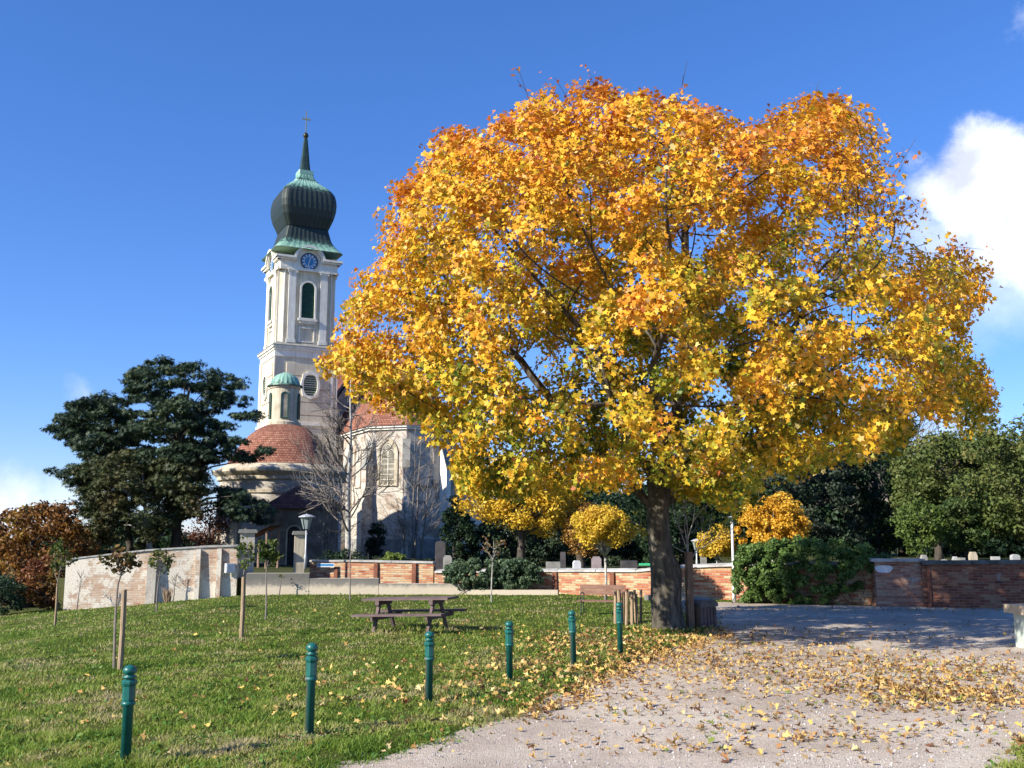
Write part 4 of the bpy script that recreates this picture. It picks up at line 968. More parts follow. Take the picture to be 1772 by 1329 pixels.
# right background
rg = 'large green trees behind the right wall'
tree('spruce_tree', 'dark blue green spruce with drooping boughs behind the right half of the maple', 'spruce',
     [[(1290, 760), (1310, 690), (1345, 600), (1390, 640), (1430, 740), (1480, 850), (1500, 945), (1400, 950), (1330, 900), (1300, 850)]], 53, 3, 1380, 200, 90, .6, .2, [(.02, .034, .024), (.035, .055, .036), (.06, .08, .05), (.09, .105, .06)], QUAD, M['gleaf'], .6, -.1, .28, seed=31, nl=40, cn=2)
tree('spruce_tree', 'very dark conifer just right of the spruce with a rounded top', 'spruce',
     [[(1440, 780), (1500, 720), (1560, 700), (1590, 760), (1600, 860), (1560, 940), (1480, 945)]], 56, 3, 1520, 160, 90, .7, .2, DG, QUAD, seed=32, nl=30)
tree('leafy_tree', 'mid green tree with hanging foliage in the right background', 'tree',
     [[(1540, 800), (1600, 758), (1660, 750), (1700, 790), (1690, 860), (1660, 930), (1580, 900), (1560, 870)]], 50, 3.4, 1620, 180, 110, .7, .19, LG, OVAL, seed=33, group=rg, nl=30)
tree('leafy_tree', 'lime tinged low tree just above the ivy covered wall', 'tree',
     [[(1560, 945), (1555, 890), (1590, 860), (1625, 890), (1625, 930), (1590, 955)]], 43, 1.2, 1590, 50, 110, .42, .14, [(.06, .1, .02), (.1, .15, .03), (.16, .2, .04)], OVAL, seed=34, nl=14)
tree('leafy_tree', 'big grey green tree with weeping branches at the right edge of the photo', 'tree',
     [[(1650, 850), (1670, 770), (1720, 720), (1790, 700), (1900, 700), (1960, 800), (1940, 940), (1820, 950), (1740, 925), (1700, 900)]], 45, 3.6, 1790, 300, 120, .6, .17, LG, OVAL, seed=35, group=rg, nl=34)
tree('leafy_tree', 'green tree with drooping clumps between the lime tree and the right edge tree', 'tree',
     [[(1635, 880), (1690, 830), (1710, 880), (1705, 930), (1665, 955), (1640, 930)]], 44, 1.5, 1670, 60, 120, .45, .15, MG, OVAL, seed=36, group=rg, nl=14)
# dark tree row closing the view far behind
for i, (x, tp, Yd, lb) in enumerate([(700, 905, 95, 'far dark tree behind the right flank of the church'), (860, 850, 88, 'far dark tree behind the golden small leafed tree'), (1010, 830, 84, 'far dark tree behind the gravestones'),
        (1150, 840, 82, 'far dark tree behind the maple trunk'), (1290, 820, 80, 'far dark tree left of the big spruce'), (1430, 800, 76, 'far dark tree behind the spruce'), (1560, 790, 74, 'far dark tree behind the mossy topped wall'), (1690, 770, 72, 'far dark tree towards the right edge'), (1830, 740, 72, 'far dark tree beyond the right edge'),
        (120, 930, 80, 'far dark tree behind the orange brown tree'), (250, 900, 84, 'far dark tree behind the pines')]):
    tree('distant_tree', lb, 'tree', [[(x-95, 985), (x-88, tp+50), (x-40, tp), (x+40, tp+5), (x+90, tp+55), (x+95, 985)]], Yd, 4, x, 110, 130, 1.45, .42, DG, QUAD, seed=40+i, group='dark tree row closing the view', nl=8, r0=.3)
# bare crown
def grow(rs, p, d, L, r, lev, paths, tips, spread=.6, kids=3, up=.15, shr=.68, seg=3, bend=.15):
    pts = [p.copy()]; rr = [r]; q = p.copy(); dd = d.copy()
    for i in range(seg):
        dd = (dd+Vector((rs.normal(), rs.normal(), rs.normal()))*bend+Vector((0, 0, up*.3))).normalized(); q = q+dd*L/seg; pts.append(q.copy()); rr.append(r*(1-.45*(i+1)/seg))
    paths.append((pts, rr, lev))
    if lev == 0: tips.append((q.copy(), dd.copy())); return
    for k in range(kids):
        s = 1 if k == 0 else rs.uniform(.35, .95); i = min(seg-1, int(s*seg)); b = pts[i].lerp(pts[i+1], s*seg-i) if s < 1 else q
        ax = Vector((rs.normal(), rs.normal(), rs.normal())); ax = (ax-dd*ax.dot(dd)).normalized(); nd_ = (dd+ax*spread*rs.uniform(.6, 1.3)*(.5 if k == 0 else 1)+Vector((0, 0, up))).normalized()
        grow(rs, b, nd_, L*shr*rs.uniform(.8, 1.15), r*.6 if k else r*.62, lev-1, paths, tips, spread, kids, up, shr, seg, bend)
def bare_tree(name, label, cat, px, Y, pyb, pyt, bark, seed, tr=.09, group=None, stems=1, kids=4, lev=3, spread=.7, z0=None, nb=14, blen=.3, start=.25, twig=None):
    rs = np.random.RandomState(seed); z0 = TZ if z0 is None else z0
    b = at(px, pyb, Y); top = at(px, pyt, Y); base = Vector((b.x, Y, z0)); H = top.z-z0
    o = thing(name, label, cat, base, group=group); tm = MB(); bm2 = MB()
    for s in range(stems):
        off = Vector((rs.normal()*.35, rs.normal()*.35, 0)) if stems > 1 else Vector((0, 0, 0)); n = 9
        h = H*(1 if s == 0 else rs.uniform(.65, .95)); pts = [off+Vector((.05*math.sin(i*1.3+s)*H*.08+off.x*i/n*.8, .04*math.cos(i*1.1)*H*.06, h*i/n)) for i in range(n+1)]
        tm.tube(pts, [tr*(1-.88*i/n)+.006 for i in range(n+1)], 7)
        paths = []; tips = []
        for k in range(nb):
            u = start+(1-start)*(k+rs.rand()*.7)/nb; u = min(.97, u); i = min(n-1, int(u*n)); p = pts[i].lerp(pts[i+1], u*n-i); a = rs.uniform(0, 6.28)
            L = H*blen*(1-.62*u)*rs.uniform(.7, 1.2); grow(rs, p, Vector((math.cos(a), math.sin(a), .55)).normalized(), L, tr*.38*(1-.7*u)+.006, lev-1, paths, tips, spread, kids, .12)
        for q, rr, l in paths: bm2.tube(q, [max(x, .005*Y/46) for x in rr], 4 if l else 3, cap=False)
    tm.build('trunk', bark, o, True); bm2.build('branches', twig or bark, o)
    return o
bare_tree('birch_tree', 'leafless pale barked birch standing in front of the choir wall', 'birch', 600, 47, 985, 655, M['palebark'], 3, .15, nb=30, blen=.21, kids=4, lev=4, spread=.55, start=.18, twig=M['twig'])
bare_tree('bare_shrub', 'tall leafless multi stemmed shrub against the right part of the choir', 'bare shrub', 708, 58, 975, 740, M['twig'], 5, .06, stems=5, nb=12, blen=.2, kids=3, lev=3, start=.15, spread=.5)
bare_tree('bare_tree', 'fine twigged leafless tree rising behind the right background trees', 'bare tree', 1600, 62, 975, 725, M['twig'], 6, .2, nb=20, blen=.5, kids=4, lev=4)
bare_tree('bare_shrub', 'leafless shrub between birch and choir with upright twigs', 'bare shrub', 560, 52, 985, 800, M['twig'], 8, .04, stems=4, nb=10, blen=.3, kids=3, lev=3, start=.1, spread=.5)
tree('yew_shrub', 'small dark cone shaped yew at the foot of the choir', 'shrub', [[(650, 898), (668, 930), (672, 985), (632, 985), (636, 930)]], 57, .8, 652, 40, 110, .3, .11, DG, QUAD, seed=51)
tree('bright_bush', 'bright green low bush peeping over the brick wall', 'shrub', [[(652, 975), (660, 958), (690, 955), (706, 975)]], 41.5, .7, 680, 26, 90, .16, .08, [(.08, .13, .02), (.14, .2, .04), (.2, .25, .05)], OVAL, seed=52, r0=.02)
tree('dark_bush', 'dark low bushes behind the brick wall below the birch', 'shrub', [[(540, 985), (550, 955), (600, 950), (660, 965), (750, 960), (752, 985)]], 44, 1, 640, 50, 90, .3, .1, DG, OVAL, seed=53, r0=.02)
# ivy mounds on the wall
def ivy(label, poly, Y0, depth, n, per, rad, size, pal, seed, droop=False):
    rs = np.random.RandomState(seed); o = thing('ivy_mound', label, 'ivy', tuple(at(sum(p[0] for p in poly)/len(poly), 1000, Y0)[:2])+(0,))
    C = [c for c in crown_points(poly, Y0, depth, n, rs, .5) if c.z > .02]; off = o.location
    C = [Vector((c.x, c.y-.0-max(0, (c.x-9.0))*.42, c.z)) if not droop else c for c in C]
    clump_leaves(C, per, rad, size, rs, .8, -.1 if droop else .3, QUAD if droop else OVAL, pal, 'foliage', M['gleaf'], o, off, .8, 1.0, .3)
    mb = MB()
    for k in range(30):
        c = C[k]; mb.tube([(c.x-off.x, c.y-off.y, c.z), (c.x-off.x+rs.normal()*.1, c.y-off.y+.05, c.z*.5), (c.x-off.x+rs.normal()*.2, c.y-off.y+.1, 0)], .012, 4)
    mb.build('stems', M['darkbark'], o)
    return o
ivy('large dense dark green ivy mound swallowing the wall right of the white pole', [(1276, 1040), (1270, 990), (1280, 948), (1320, 936), (1380, 934), (1440, 936), (1480, 945), (1515, 965), (1518, 985), (1480, 1000), (1470, 1012), (1452, 1040), (1380, 1044)], 32.6, .75, 330, 130, .2, .095,
    [(.055, .10, .025), (.09, .16, .035), (.13, .21, .05), (.18, .26, .07)], 61)
ivy('drooping blue green ivy hanging over the brick wall behind the lawn', [(772, 1010), (768, 985), (790, 972), (860, 968), (905, 972), (932, 985), (935, 1005), (905, 1018), (860, 1018), (830, 1022), (800, 1020)], 37.0, .4, 220, 110, .17, .1,
    [(.045, .08, .045), (.08, .13, .07), (.12, .18, .095), (.15, .2, .08)], 62, True)

# globe maples
def globe(label, px, py_c, rw, rh, Y, zb, trunk_px, py_split, seed, pal, n=110, per=120, size=.11, grp='clipped globe maples'):
    rs = np.random.RandomState(seed); b = at(trunk_px, 950, Y); base = Vector((b.x, Y, zb)); c = at(px, py_c, Y); rx = rw/F*Y; rzv = rh/F*Y
    o = thing('globe_maple', label, 'tree', base, group=grp); C = []
    while len(C) < n:
        d = rs.normal(size=3); d /= np.linalg.norm(d); k = rs.uniform(.3, 1)**.5*.86
        if d[2] < -.8: continue
        k *= rs.uniform(.86, 1.12); C.append(Vector((c.x+d[0]*rx*k, c.y+d[1]*rx*k, c.z+d[2]*rzv*k)))
    zs = at(px, py_split, Y).z-zb; mb = MB(); mb.tube([(0, 0, 0), (.02, 0, zs*.5), (0, 0, zs)], [.05, .04, .036], 8)
    for k in range(26):
        q = C[k]-base; mb.tube([(0, 0, zs-.05), (q.x*.35, q.y*.35, zs+(q.z-zs)*.3+.05), tuple(q)], [.022, .014, .005], 4)
    mb.build('trunk', M['palebark'], o, True)
    clump_leaves(C, int(per*.8), .26, size, rs, .9, .25, OVAL, pal, 'crown', M['leaf'], o, base, 1.2, 1.0, .35)
GY = [(.36, .27, .03), (.56, .39, .035), (.70, .48, .05), (.70, .42, .05)]
GO = [(.42, .2, .02), (.6, .32, .025), (.72, .43, .04), (.72, .52, .09)]
globe('golden globe maple on a thin pale trunk standing beside the slatted bench', 1042, 912, 58, 40, 32.5, 0, 1047, 962, 71, GY, 120, 150, .085)
globe('large orange globe maple behind the ivy covered wall', 1338, 905, 68, 56, 40, TZ, 1336, 955, 72, GO, 190, 140, .11)
globe('small golden globe maple between lantern and white pole', 1240, 940, 34, 30, 41, TZ, 1240, 968, 73, GY, 70, 120, .1)

# ------------------------------------------------------------ the big maple (space colonisation)
rs = np.random.RandomState(2024)
TB = G(1158, 1088); MYc = 21.6
SIL = [(565, 628), (590, 560), (622, 500), (650, 430), (648, 370), (690, 290), (735, 265), (772, 215), (830, 218), (880, 190), (930, 140), (968, 160), (1022, 118), (1062, 150), (1110, 152), (1165, 150), (1215, 180), (1290, 192), (1340, 215),
       (1375, 160), (1440, 160), (1490, 175), (1490, 225), (1555, 215), (1540, 265), (1590, 300), (1610, 350), (1615, 410), (1700, 455), (1692, 500), (1670, 560), (1700, 600), (1715, 655), (1700, 735), (1640, 700), (1580, 700), (1570, 760), (1520, 790),
       (1450, 800), (1380, 830), (1325, 815), (1290, 870), (1240, 900), (1190, 860), (1140, 830), (1100, 850), (1050, 860), (1000, 850), (960, 880), (900, 850), (850, 860), (800, 840), (775, 800), (785, 740), (740, 735), (690, 700), (640, 690), (600, 650)]
ctr = np.array([at(1150, 520, MYc).x, MYc, at(1150, 520, MYc).z]); RX, RY, RZ = 8.6, 6.6, 6.6
SIL = [(x+(14 if x < 900 and y < 450 else 0), y+(16 if y < 320 else 0)) for x, y in SIL]
SMALLV = [(1205, 400, 30, -1.0), (1320, 480, 26, -1), (930, 640, 38, -1), (870, 420, 24, -1), (1420, 410, 24, -1), (990, 620, 22, -1), (1240, 690, 22, -1), (1470, 560, 24, -1), (1160, 600, 18, -1), (1020, 330, 14, -1), (1530, 640, 20, -1)]
A = []
while len(A) < 4300:
    q = rs.uniform(-1, 1, (6000, 3)); rr = np.linalg.norm(q, axis=1); q = q[(rr < 1) & (rr > .12)]; rr = np.linalg.norm(q, axis=1)
    q = q[rs.rand(len(q)) < np.clip(rr**1.7+.08, 0, 1)]
    P = ctr+q*np.array([RX, RY, RZ]); P[:, 1] = np.where(P[:, 1] > MYc, MYc+(P[:, 1]-MYc)*.72, P[:, 1])
    low = np.where(P[:, 1] < MYc, 3.4, 3.0)
    P = P[P[:, 2] > low[0]]
    px, py = project(P); k = inpoly(px, py, SIL)
    k &= (vnoise(P, 2.6, 77, 2) > -.36) & (vnoise(P, 1.3, 79, 2) > -.26)
    for (hx, hy, hr, _) in SMALLV: k &= ~(((px-hx)**2+(py-hy)**2 < hr**2))
    A += list(P[k])
A = np.array(A[:4300])
# extra attractors in places the ellipsoid misses
ex = []
for (x, y, n) in [(590, 620, 40), (640, 650, 70), (700, 690, 70), (660, 610, 30), (745, 705, 40), (1690, 690, 22), (1660, 640, 25), (1600, 560, 25), (1680, 470, 22), (1640, 520, 22), (1520, 240, 16), (1480, 200, 18), (1400, 190, 20), (800, 250, 25), (1020, 150, 16), (945, 165, 14), (1100, 175, 14), (840, 820, 30), (900, 840, 25), (1250, 840, 25), (1500, 760, 20), (1280, 860, 20)]:
    for k in range(n):
        a, b = x+rs.normal()*24, y+rs.normal()*18
        if inpoly(np.array([a]), np.array([b]), SIL)[0]: ex.append(tuple(at(a, b, MYc+rs.normal()*1.2)))
A = np.vstack([A, np.array(ex)])
qb = rs.uniform(-1, 1, (9000, 3)); qb = qb[np.linalg.norm(qb, axis=1) < .93]; qb[:, 1] = np.abs(qb[:, 1])
Pb = ctr+qb*np.array([RX, RY*.72, RZ]); pxb, pyb = project(Pb); kb = inpoly(pxb, pyb, SIL) & (Pb[:, 2] > 3.3) & (vnoise(Pb, 2.2, 78, 2) > -.3)
for (hx, hy, hr, _) in SMALLV: kb &= ~(((pxb-hx)**2+(pyb-hy)**2 < (hr*.8)**2))
A = np.vstack([A, Pb[kb][:1700]])
pxa, pya = project(A); ur = sstep(pxa, 1430, 1560)*sstep(-pya, -500, -400); A = A[rs.rand(len(A)) > .62*ur]
# skeleton: trunk then limbs
nodes = []; par = []
def addn(p, pa): nodes.append(np.array(p, float)); par.append(pa); return len(nodes)-1
tb = np.array(tuple(TB)); tpx = lambda px, py, Y: np.array(tuple(at(px, py, Y)))
spine = [tb+[0, 0, 0], tpx(1150, 1040, TB.y), tpx(1147, 990, TB.y), tpx(1141, 940, TB.y), tpx(1138, 890, TB.y), tpx(1140, 850, TB.y)]
i0 = -1
for sp_ in spine: i0 = addn(sp_, i0)
fork = i0
def limb(pts, start):
    i = start; p = nodes[start]
    for q in pts:
        q = np.array(q, float); L = np.linalg.norm(q-p); n = max(1, int(L/.45)); s = p.copy()
        for k in range(1, n+1): i = addn(s+(q-s)*k/n+rs.normal(size=3)*.02, i)
        p = q
    return i
Yt = TB.y-.7
limb([tpx(1100, 780, Yt-.6), tpx(1060, 700, Yt-1.2), tpx(1030, 600, Yt-1.6)], fork)
limb([tpx(1160, 760, Yt+.4), tpx(1180, 650, Yt+.3), tpx(1190, 480, Yt), tpx(1180, 330, Yt)], fork)
limb([tpx(1230, 760, Yt-.3), tpx(1330, 640, Yt-.6), tpx(1400, 520, Yt-.8)], fork)
limb([tpx(1060, 800, Yt+.8), tpx(960, 700, Yt+1), tpx(880, 600, Yt+1)], fork-1)
limb([tpx(1230, 800, Yt+1.2), tpx(1340, 730, Yt+2), tpx(1440, 640, Yt+2.4)], fork-1)
limb([tpx(1150, 760, Yt-2), tpx(1130, 640, Yt-3.4)], fork)
limb([tpx(1130, 780, Yt+2), tpx(1100, 600, Yt+3.4)], fork)
step, kill, infl = .34, .5, 4.5
Nn = np.array(nodes); nst = spine.__len__()-2
d2 = np.full(len(A), 1e9); near = np.zeros(len(A), int)
def upd(i0, i1):
    D = ((A[:, None, :]-Nn[None, i0:i1, :])**2).sum(2); j = D.argmin(1); m = D[np.arange(len(A)), j]; b = m < d2
    d2[b] = m[b]; near[b] = j[b]+i0
upd(nst, len(Nn)); alive = np.ones(len(A), bool)
for it in range(70):
    alive &= d2 > kill**2
    act = alive & (d2 < infl**2)
    if it > 6: act = alive
    if not act.any(): break
    vecs = A[act]-Nn[near[act]]; vecs /= np.linalg.norm(vecs, axis=1, keepdims=True)
    acc = {}
    for j, v in zip(near[act], vecs): acc[j] = acc.get(j, 0)+v
    new = []
    for j, v in acc.items():
        v = v+rs.normal(size=3)*.25+np.array([0, 0, .12]); v /= np.linalg.norm(v)+1e-9
        if par[j] >= 0:
            pd = Nn[j]-Nn[par[j]]; pd /= np.linalg.norm(pd)+1e-9; v = v+.35*pd; v /= np.linalg.norm(v)
        new.append(Nn[j]+v*step); par.append(j)
    i0 = len(Nn); Nn = np.vstack([Nn, np.array(new)]); upd(i0, len(Nn))
NN = len(Nn); kids = [[] for _ in range(NN)]
for i in range(NN):
    if par[i] >= 0: kids[par[i]].append(i)
rad = np.zeros(NN); E = 2.25
for i in range(NN-1, -1, -1):
    rad[i] = .0085 if not kids[i] else sum(rad[k]**E for k in kids[i])**(1/E)
sc0 = .26/rad[fork]; rad = np.where(rad > .02, np.minimum(rad*(1+(sc0-1)*np.clip((rad-.02)/(rad[fork]-.02), 0, 1)), .5), rad)
maple = thing('maple_tree', 'huge golden orange maple with broad round crown and thick grey trunk beside the gravel', 'maple', tuple(TB))
offm = tuple(TB)
mb = MB(); mt = MB()
stack = [(fork, None)]
def chain(start, first):
    pts = [Vector(first)] if first is not None else []; rr = [rad[start]] if first is not None else []
    i = start
    while True:
        pts.append(Vector(Nn[i])); rr.append(rad[i])
        if not kids[i]: break
        ks = sorted(kids[i], key=lambda k: -rad[k])
        for k in ks[1:]: stack.append((k, Nn[i]))
        i = ks[0]
    return pts, rr
while stack:
    s, f = stack.pop(); pts, rr = chain(s, f)
    rmax = max(rr); (mb if rmax > .03 else mt).tube(pts, rr, 10 if rmax > .15 else 7 if rmax > .05 else 4 if rmax > .02 else 3, cap=rmax > .05)
for lo in range(1, len(spine)-1):
    for k in kids[lo]:
        if k != lo+1: stack.append((k, Nn[lo]))
while stack:
    s, f = stack.pop(); pts, rr = chain(s, f); rmax = max(rr); (mb if rmax > .03 else mt).tube(pts, rr, 9 if rmax > .1 else 4, cap=rmax > .05)
mb.build('limbs', M['bark'], maple, True, off=offm)
# trunk with flare, folds and burl
tv = []; nr_ = 44; heights = np.concatenate([np.linspace(-.15, 1.2, 16), np.linspace(1.28, 4.0, 30)])
sx_ = [p[0] for p in spine]; sy_ = [p[1] for p in spine]; sz_ = [p[2] for p in spine]
for h in heights:
    cx0 = np.interp(h, sz_, sx_); cy0 = np.interp(h, sz_, sy_)
    for k in range(nr_):
        a = 2*math.pi*k/nr_
        r = .30-.022*min(h, 2.5)+.075*math.exp(-max(h, 0)/.28)*(1+.5*math.cos(5*a+1))+.05*math.exp(-max(h, 0)/1.0)
        r += .018*math.sin(5*a+h*.7)+.010*math.sin(11*a-h*1.3)+.006*math.sin(23*a+h*3)
        da = (a+math.pi) % (2*math.pi)-math.pi
        r += .16*math.exp(-(da/.75)**2-((h-1.35)/(.30 if h > 1.35 else .75))**2)
        r += .06*max(0, h-2.9)
        tv.append((cx0+r*math.cos(a)-offm[0], cy0+r*math.sin(a)-offm[1], h))
n_ = len(heights); mb = MB(); mb.add(tv, [(i*nr_+k, i*nr_+(k+1) % nr_, (i+1)*nr_+(k+1) % nr_, (i+1)*nr_+k) for i in range(n_-1) for k in range(nr_)]+[tuple((n_-1)*nr_+k for k in range(nr_))])
mb.build('trunk', M['bark'], maple, True)
# bare shoots standing out of the crown
tips_ = [i for i in range(NN) if not kids[i] and np.linalg.norm((Nn[i]-ctr)/np.array([RX, RY, RZ])) > .86]
sh = mt; shp = []
def o_ok(i): return True
for i in tips_:
    if rs.rand() < .42 and o_ok(i):
        o_ = (Nn[i]-ctr); o_ /= np.linalg.norm(o_); dv = Vector(o_*.8+np.array([0, 0, .55])+rs.normal(size=3)*.25).normalized(); L = rs.uniform(.25, .75); p0_ = Vector(Nn[i])
        bend_ = Vector(rs.normal(size=3)*.08); q1 = p0_+dv*L*.5+bend_; q2 = p0_+dv*L+bend_*2.2; sh.tube([p0_, q1, q2], [.008, .006, .0035], 3, cap=False)
        shp.append(q1); 
        if rs.rand() < .6: shp.append(q2)
        s3 = q1+Vector(rs.normal(size=3)*.5+np.array(dv)).normalized()*L*.35; sh.tube([q1, s3], [.005, .003], 3, cap=False)
mt.build('twigs', M['darkbark'], maple, off=offm)
# leaves around thin nodes
thin = np.array([i for i in range(NN) if rad[i] < .016 and i > fork]); tipm = np.array([len(kids[i]) == 0 for i in thin])
P0 = Nn[thin]; px, py = project(P0)
dens = np.where(tipm, 26, 9).astype(float)
bare = sstep(px, 1430, 1560)*sstep(-py, -540, -400); dens *= 1-.88*bare
hole = np.ones(len(px))
for (hx, hy, hr, _) in SMALLV: hole *= 1-.85*np.exp(-((px-hx)**2+(py-hy)**2)/(2*(hr*1.0)**2))
dens *= hole*np.clip(1.0+.55*vnoise(P0, 2.0, 55, 2), .25, 1.6)
cnt = rs.poisson(dens*3.9)
idx = np.repeat(np.arange(len(thin)), cnt); nL = len(idx)
g = rs.normal(size=(nL, 3)); g /= np.linalg.norm(g, axis=1, keepdims=True); g *= (rs.uniform(0, 1, nL)**.5*.36)[:, None]; g[:, 2] -= .05
P = P0[idx]+g
inside = np.ones(nL, bool)
P = P[P[:, 2] > 2.4]; nL = len(P)
outv = (P-ctr)/np.array([RX, RY, RZ]); rr = np.linalg.norm(outv, axis=1); outn = outv/np.maximum(rr[:, None], .1)
nrm = outn*.75+np.array([0, 0, .45])+rs.normal(size=(nL, 3))*.55
sz = rs.uniform(.065, .148, nL)
# hue: red-orange outer/top, yellow middle, green low and inside; low-crown shade painted in too
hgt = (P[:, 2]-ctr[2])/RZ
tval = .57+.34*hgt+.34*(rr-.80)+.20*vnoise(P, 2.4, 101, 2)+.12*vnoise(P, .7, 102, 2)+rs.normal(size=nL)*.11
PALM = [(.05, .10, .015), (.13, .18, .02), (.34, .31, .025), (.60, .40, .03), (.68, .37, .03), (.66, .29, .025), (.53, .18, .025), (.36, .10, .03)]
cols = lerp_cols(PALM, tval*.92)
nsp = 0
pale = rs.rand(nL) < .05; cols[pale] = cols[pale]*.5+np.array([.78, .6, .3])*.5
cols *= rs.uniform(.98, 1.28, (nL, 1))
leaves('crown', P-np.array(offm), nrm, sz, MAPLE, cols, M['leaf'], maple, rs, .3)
SP = np.array([tuple(v) for v in shp]); ii = np.repeat(np.arange(len(SP)), 4); PS = SP[ii]+rs.normal(size=(len(ii), 3))*.09
leaves('tip_leaves', PS-np.array(offm), rs.normal(size=PS.shape)+np.array([-.3, -.5, .4]), rs.uniform(.06, .12, len(PS)), MAPLE, lerp_cols([(.6, .3, .05), (.5, .17, .04), (.32, .08, .03)], rs.rand(len(PS))), M['leaf'], maple, rs, .4)
print('maple nodes', NN, 'leaves', nL)
# ------------------------------------------------------------ lawn furniture
def hz_(x, y): return float(lawn_h(np.array([[x, y]]))[0])
# bollards
m, t, p = newmat('bollard_green')
t.links.new(ramp(t, noise(t, 9, 6, .7), [(.3, (.004, .075, .065)), (.7, (.012, .13, .105))]), p.inputs['Base Color']); p.inputs['Roughness'].default_value = .38; p.inputs['Specular IOR Level'].default_value = .5
bump(t, p, noise(t, 30, 4, .6), .12, .004); M['bgreen'] = m
m, t, p = newmat('bollard_worn')
tcn = nd(t, 'ShaderNodeTexCoord'); s_ = nd(t, 'ShaderNodeSeparateXYZ'); t.links.new(tcn.outputs['Object'], s_.inputs[0])
a_ = nd(t, 'ShaderNodeMath', operation='MULTIPLY_ADD'); a_.inputs[1].default_value = -7; t.links.new(s_.outputs[0], a_.inputs[0]); t.links.new(noise(t, 6, 7, .7, stretch=(1, 1, .35)), a_.inputs[2])
t.links.new(ramp(t, a_.outputs[0], [(.5, (.008, .10, .085)), (.72, (.06, .10, .085)), (.85, (.17, .13, .11)), (1, (.12, .085, .07))]), p.inputs['Base Color']); p.inputs['Roughness'].default_value = .5; M['bworn'] = m
BH = .93
def bollard_proto(shaft_mat):
    o = thing('bollard', 'x', 'bollard', group='green bollards along the edge of the lawn')
    mb = MB(); mb.lathe([(.050, -.1), (.050, .575), (.064, .585), (.07, .6), (.064, .615), (.056, .625)], 22); mb.build('shaft', shaft_mat, o, True)
    mb = MB(); mb.lathe([(.056, .622), (.061, .64), (.061, .77), (.068, .785), (.074, .80), (.074, .82), (.062, .832), (.046, .84), (.046, .85)], 8); mb.build('collar', M['bgreen'], o)
    mb = MB(); mb.lathe([(.04, .845), (.066, .856), (.066, .868), (.038, .876), (.044, .886), (.060, .9), (.066, .922), (.062, .945), (.045, .965), (.02, .978), (0, .981)], 20); mb.build('ball_finial', M['bgreen'], o, True)
    return o
pA = bollard_proto(M['bgreen']); pB = bollard_proto(M['bworn']); used = set()
BO = [(217, 1150, 1320, 0, 0, 'nearest green bollard at the lower left with long grass at its foot'), (535, 1112, 1272, 1, 0, 'green bollard with a rust worn left side, second nearest to the camera'),
      (742, 1092, 1214, 1, .01, 'brown worn bollard standing in line with the right end of the picnic table'), (882, 1074, 1178, 0, -.03, 'slightly leaning green bollard in the middle of the row'),
      (993, 1056, 1151, 1, -.02, 'slim worn green bollard to the left of the slatted bench'), (1074, 1042, 1131, 0, -.025, 'farthest green bollard in front of the wooden stake ring')]
for px, pt_, pb, k, tilt, lb in BO:
    src = (pA, pB)[k]
    if k in used: o = copy_tree(src)
    else: o = src; used.add(k)
    g_ = GL(px, pb); o.location = (g_.x, g_.y, g_.z-.02)
    Hh = at(px, pt_, g_.y).z-o.location.z; s_ = Hh/.981; o.scale = (1, 1, s_); o.rotation_euler = (random.uniform(-.02, .02), tilt+random.uniform(-.012, .012), random.uniform(0, 3) if k == 0 else 0); o['label'] = lb
# picnic table
g_ = G(708, 1095); tb_ = thing('picnic_table', 'weathered purple brown picnic table with two attached benches on the lawn', 'picnic table', (g_.x, g_.y+.3, 0), R(-17))
tb_.rotation_euler = (0, R(-1.8), R(-17))
L_ = 1.06
mb = MB()
for i in range(5): y = -.37+i*.148; mb.box(-L_+(.02*(i % 2)), L_, y, y+.138, .72, .765)
mb.build('tabletop', M['pinkwood'], tb_)
for s in (-1, 1):
    mb = MB(); y0 = s*.72-.14
    for i in range(2): mb.box(-L_-.02, L_+.03, y0+i*.145, y0+i*.145+.135, .40, .445)
    mb.build('bench_seat', M['pinkwood'], tb_)
for s in (-1, 1):
    x = s*.66; mb = MB(); mb.box(x-.045, x+.045, -.38, .38, .62, .717); mb.build('top_cleat', M['pinkwood'], tb_)
    mb = MB(); mb.box(x+.047, x+.095, -.84, .84, .30, .397); mb.build('seat_bearer', M['pinkwood'], tb_)
    for q in (-1, 1):
        mb = MB(); mb.beam((x, q*.2, .70), (x, q*.62, -.05), .09, .06, up=(1, 0, 0)); mb.build('leg', M['pinkwood'], tb_)
# slatted bench
g_ = G(1040, 1066); bn = thing('park_bench', 'slatted brown park bench with curled dark green iron frame beside the wooden stakes', 'bench', (g_.x, g_.y, 0), R(-14)); bn.scale = (.86, .9, .9)
mb = MB()
for i in range(3): mb.box(-.72, .72, -.22+i*.15, -.22+i*.15+.13, .43, .465)
mb.build('seat', M['benchwood'], bn)
mb = MB()
for i in range(2): mb.M = Matrix.Translation((0, .29+.035*i, .62+i*.15)) @ Matrix.Rotation(R(-12), 4, 'X'); mb.box(-.72, .72, -.015, .018, -.0, .14)
mb.build('backrest', M['benchwood'], bn)
for s in (-1, 1):
    x = s*.6; mb = MB()
    mb.tube([(x, -.26, 0), (x, -.24, .2), (x, -.17, .33), (x, -.22, .42)], .018, 6); mb.tube([(x, .34, 0), (x, .24, .2), (x, .2, .42), (x, .3, .66), (x, .36, .9)], .018, 6)
    mb.tube([(x, -.24, .42), (x, .22, .42)], .018, 6); mb.build('leg_frame', M['iron'], bn, True)
    mb = MB(); mb.tube([(x, .28, .64), (x, .1, .70), (x, -.12, .69), (x, -.26, .67), (x, -.31, .6), (x, -.25, .54), (x, -.2, .58)], .015, 6); mb.tube([(x, -.24, .42), (x, -.2, .56)], .013, 5); mb.build('armrest', M['iron'], bn, True)
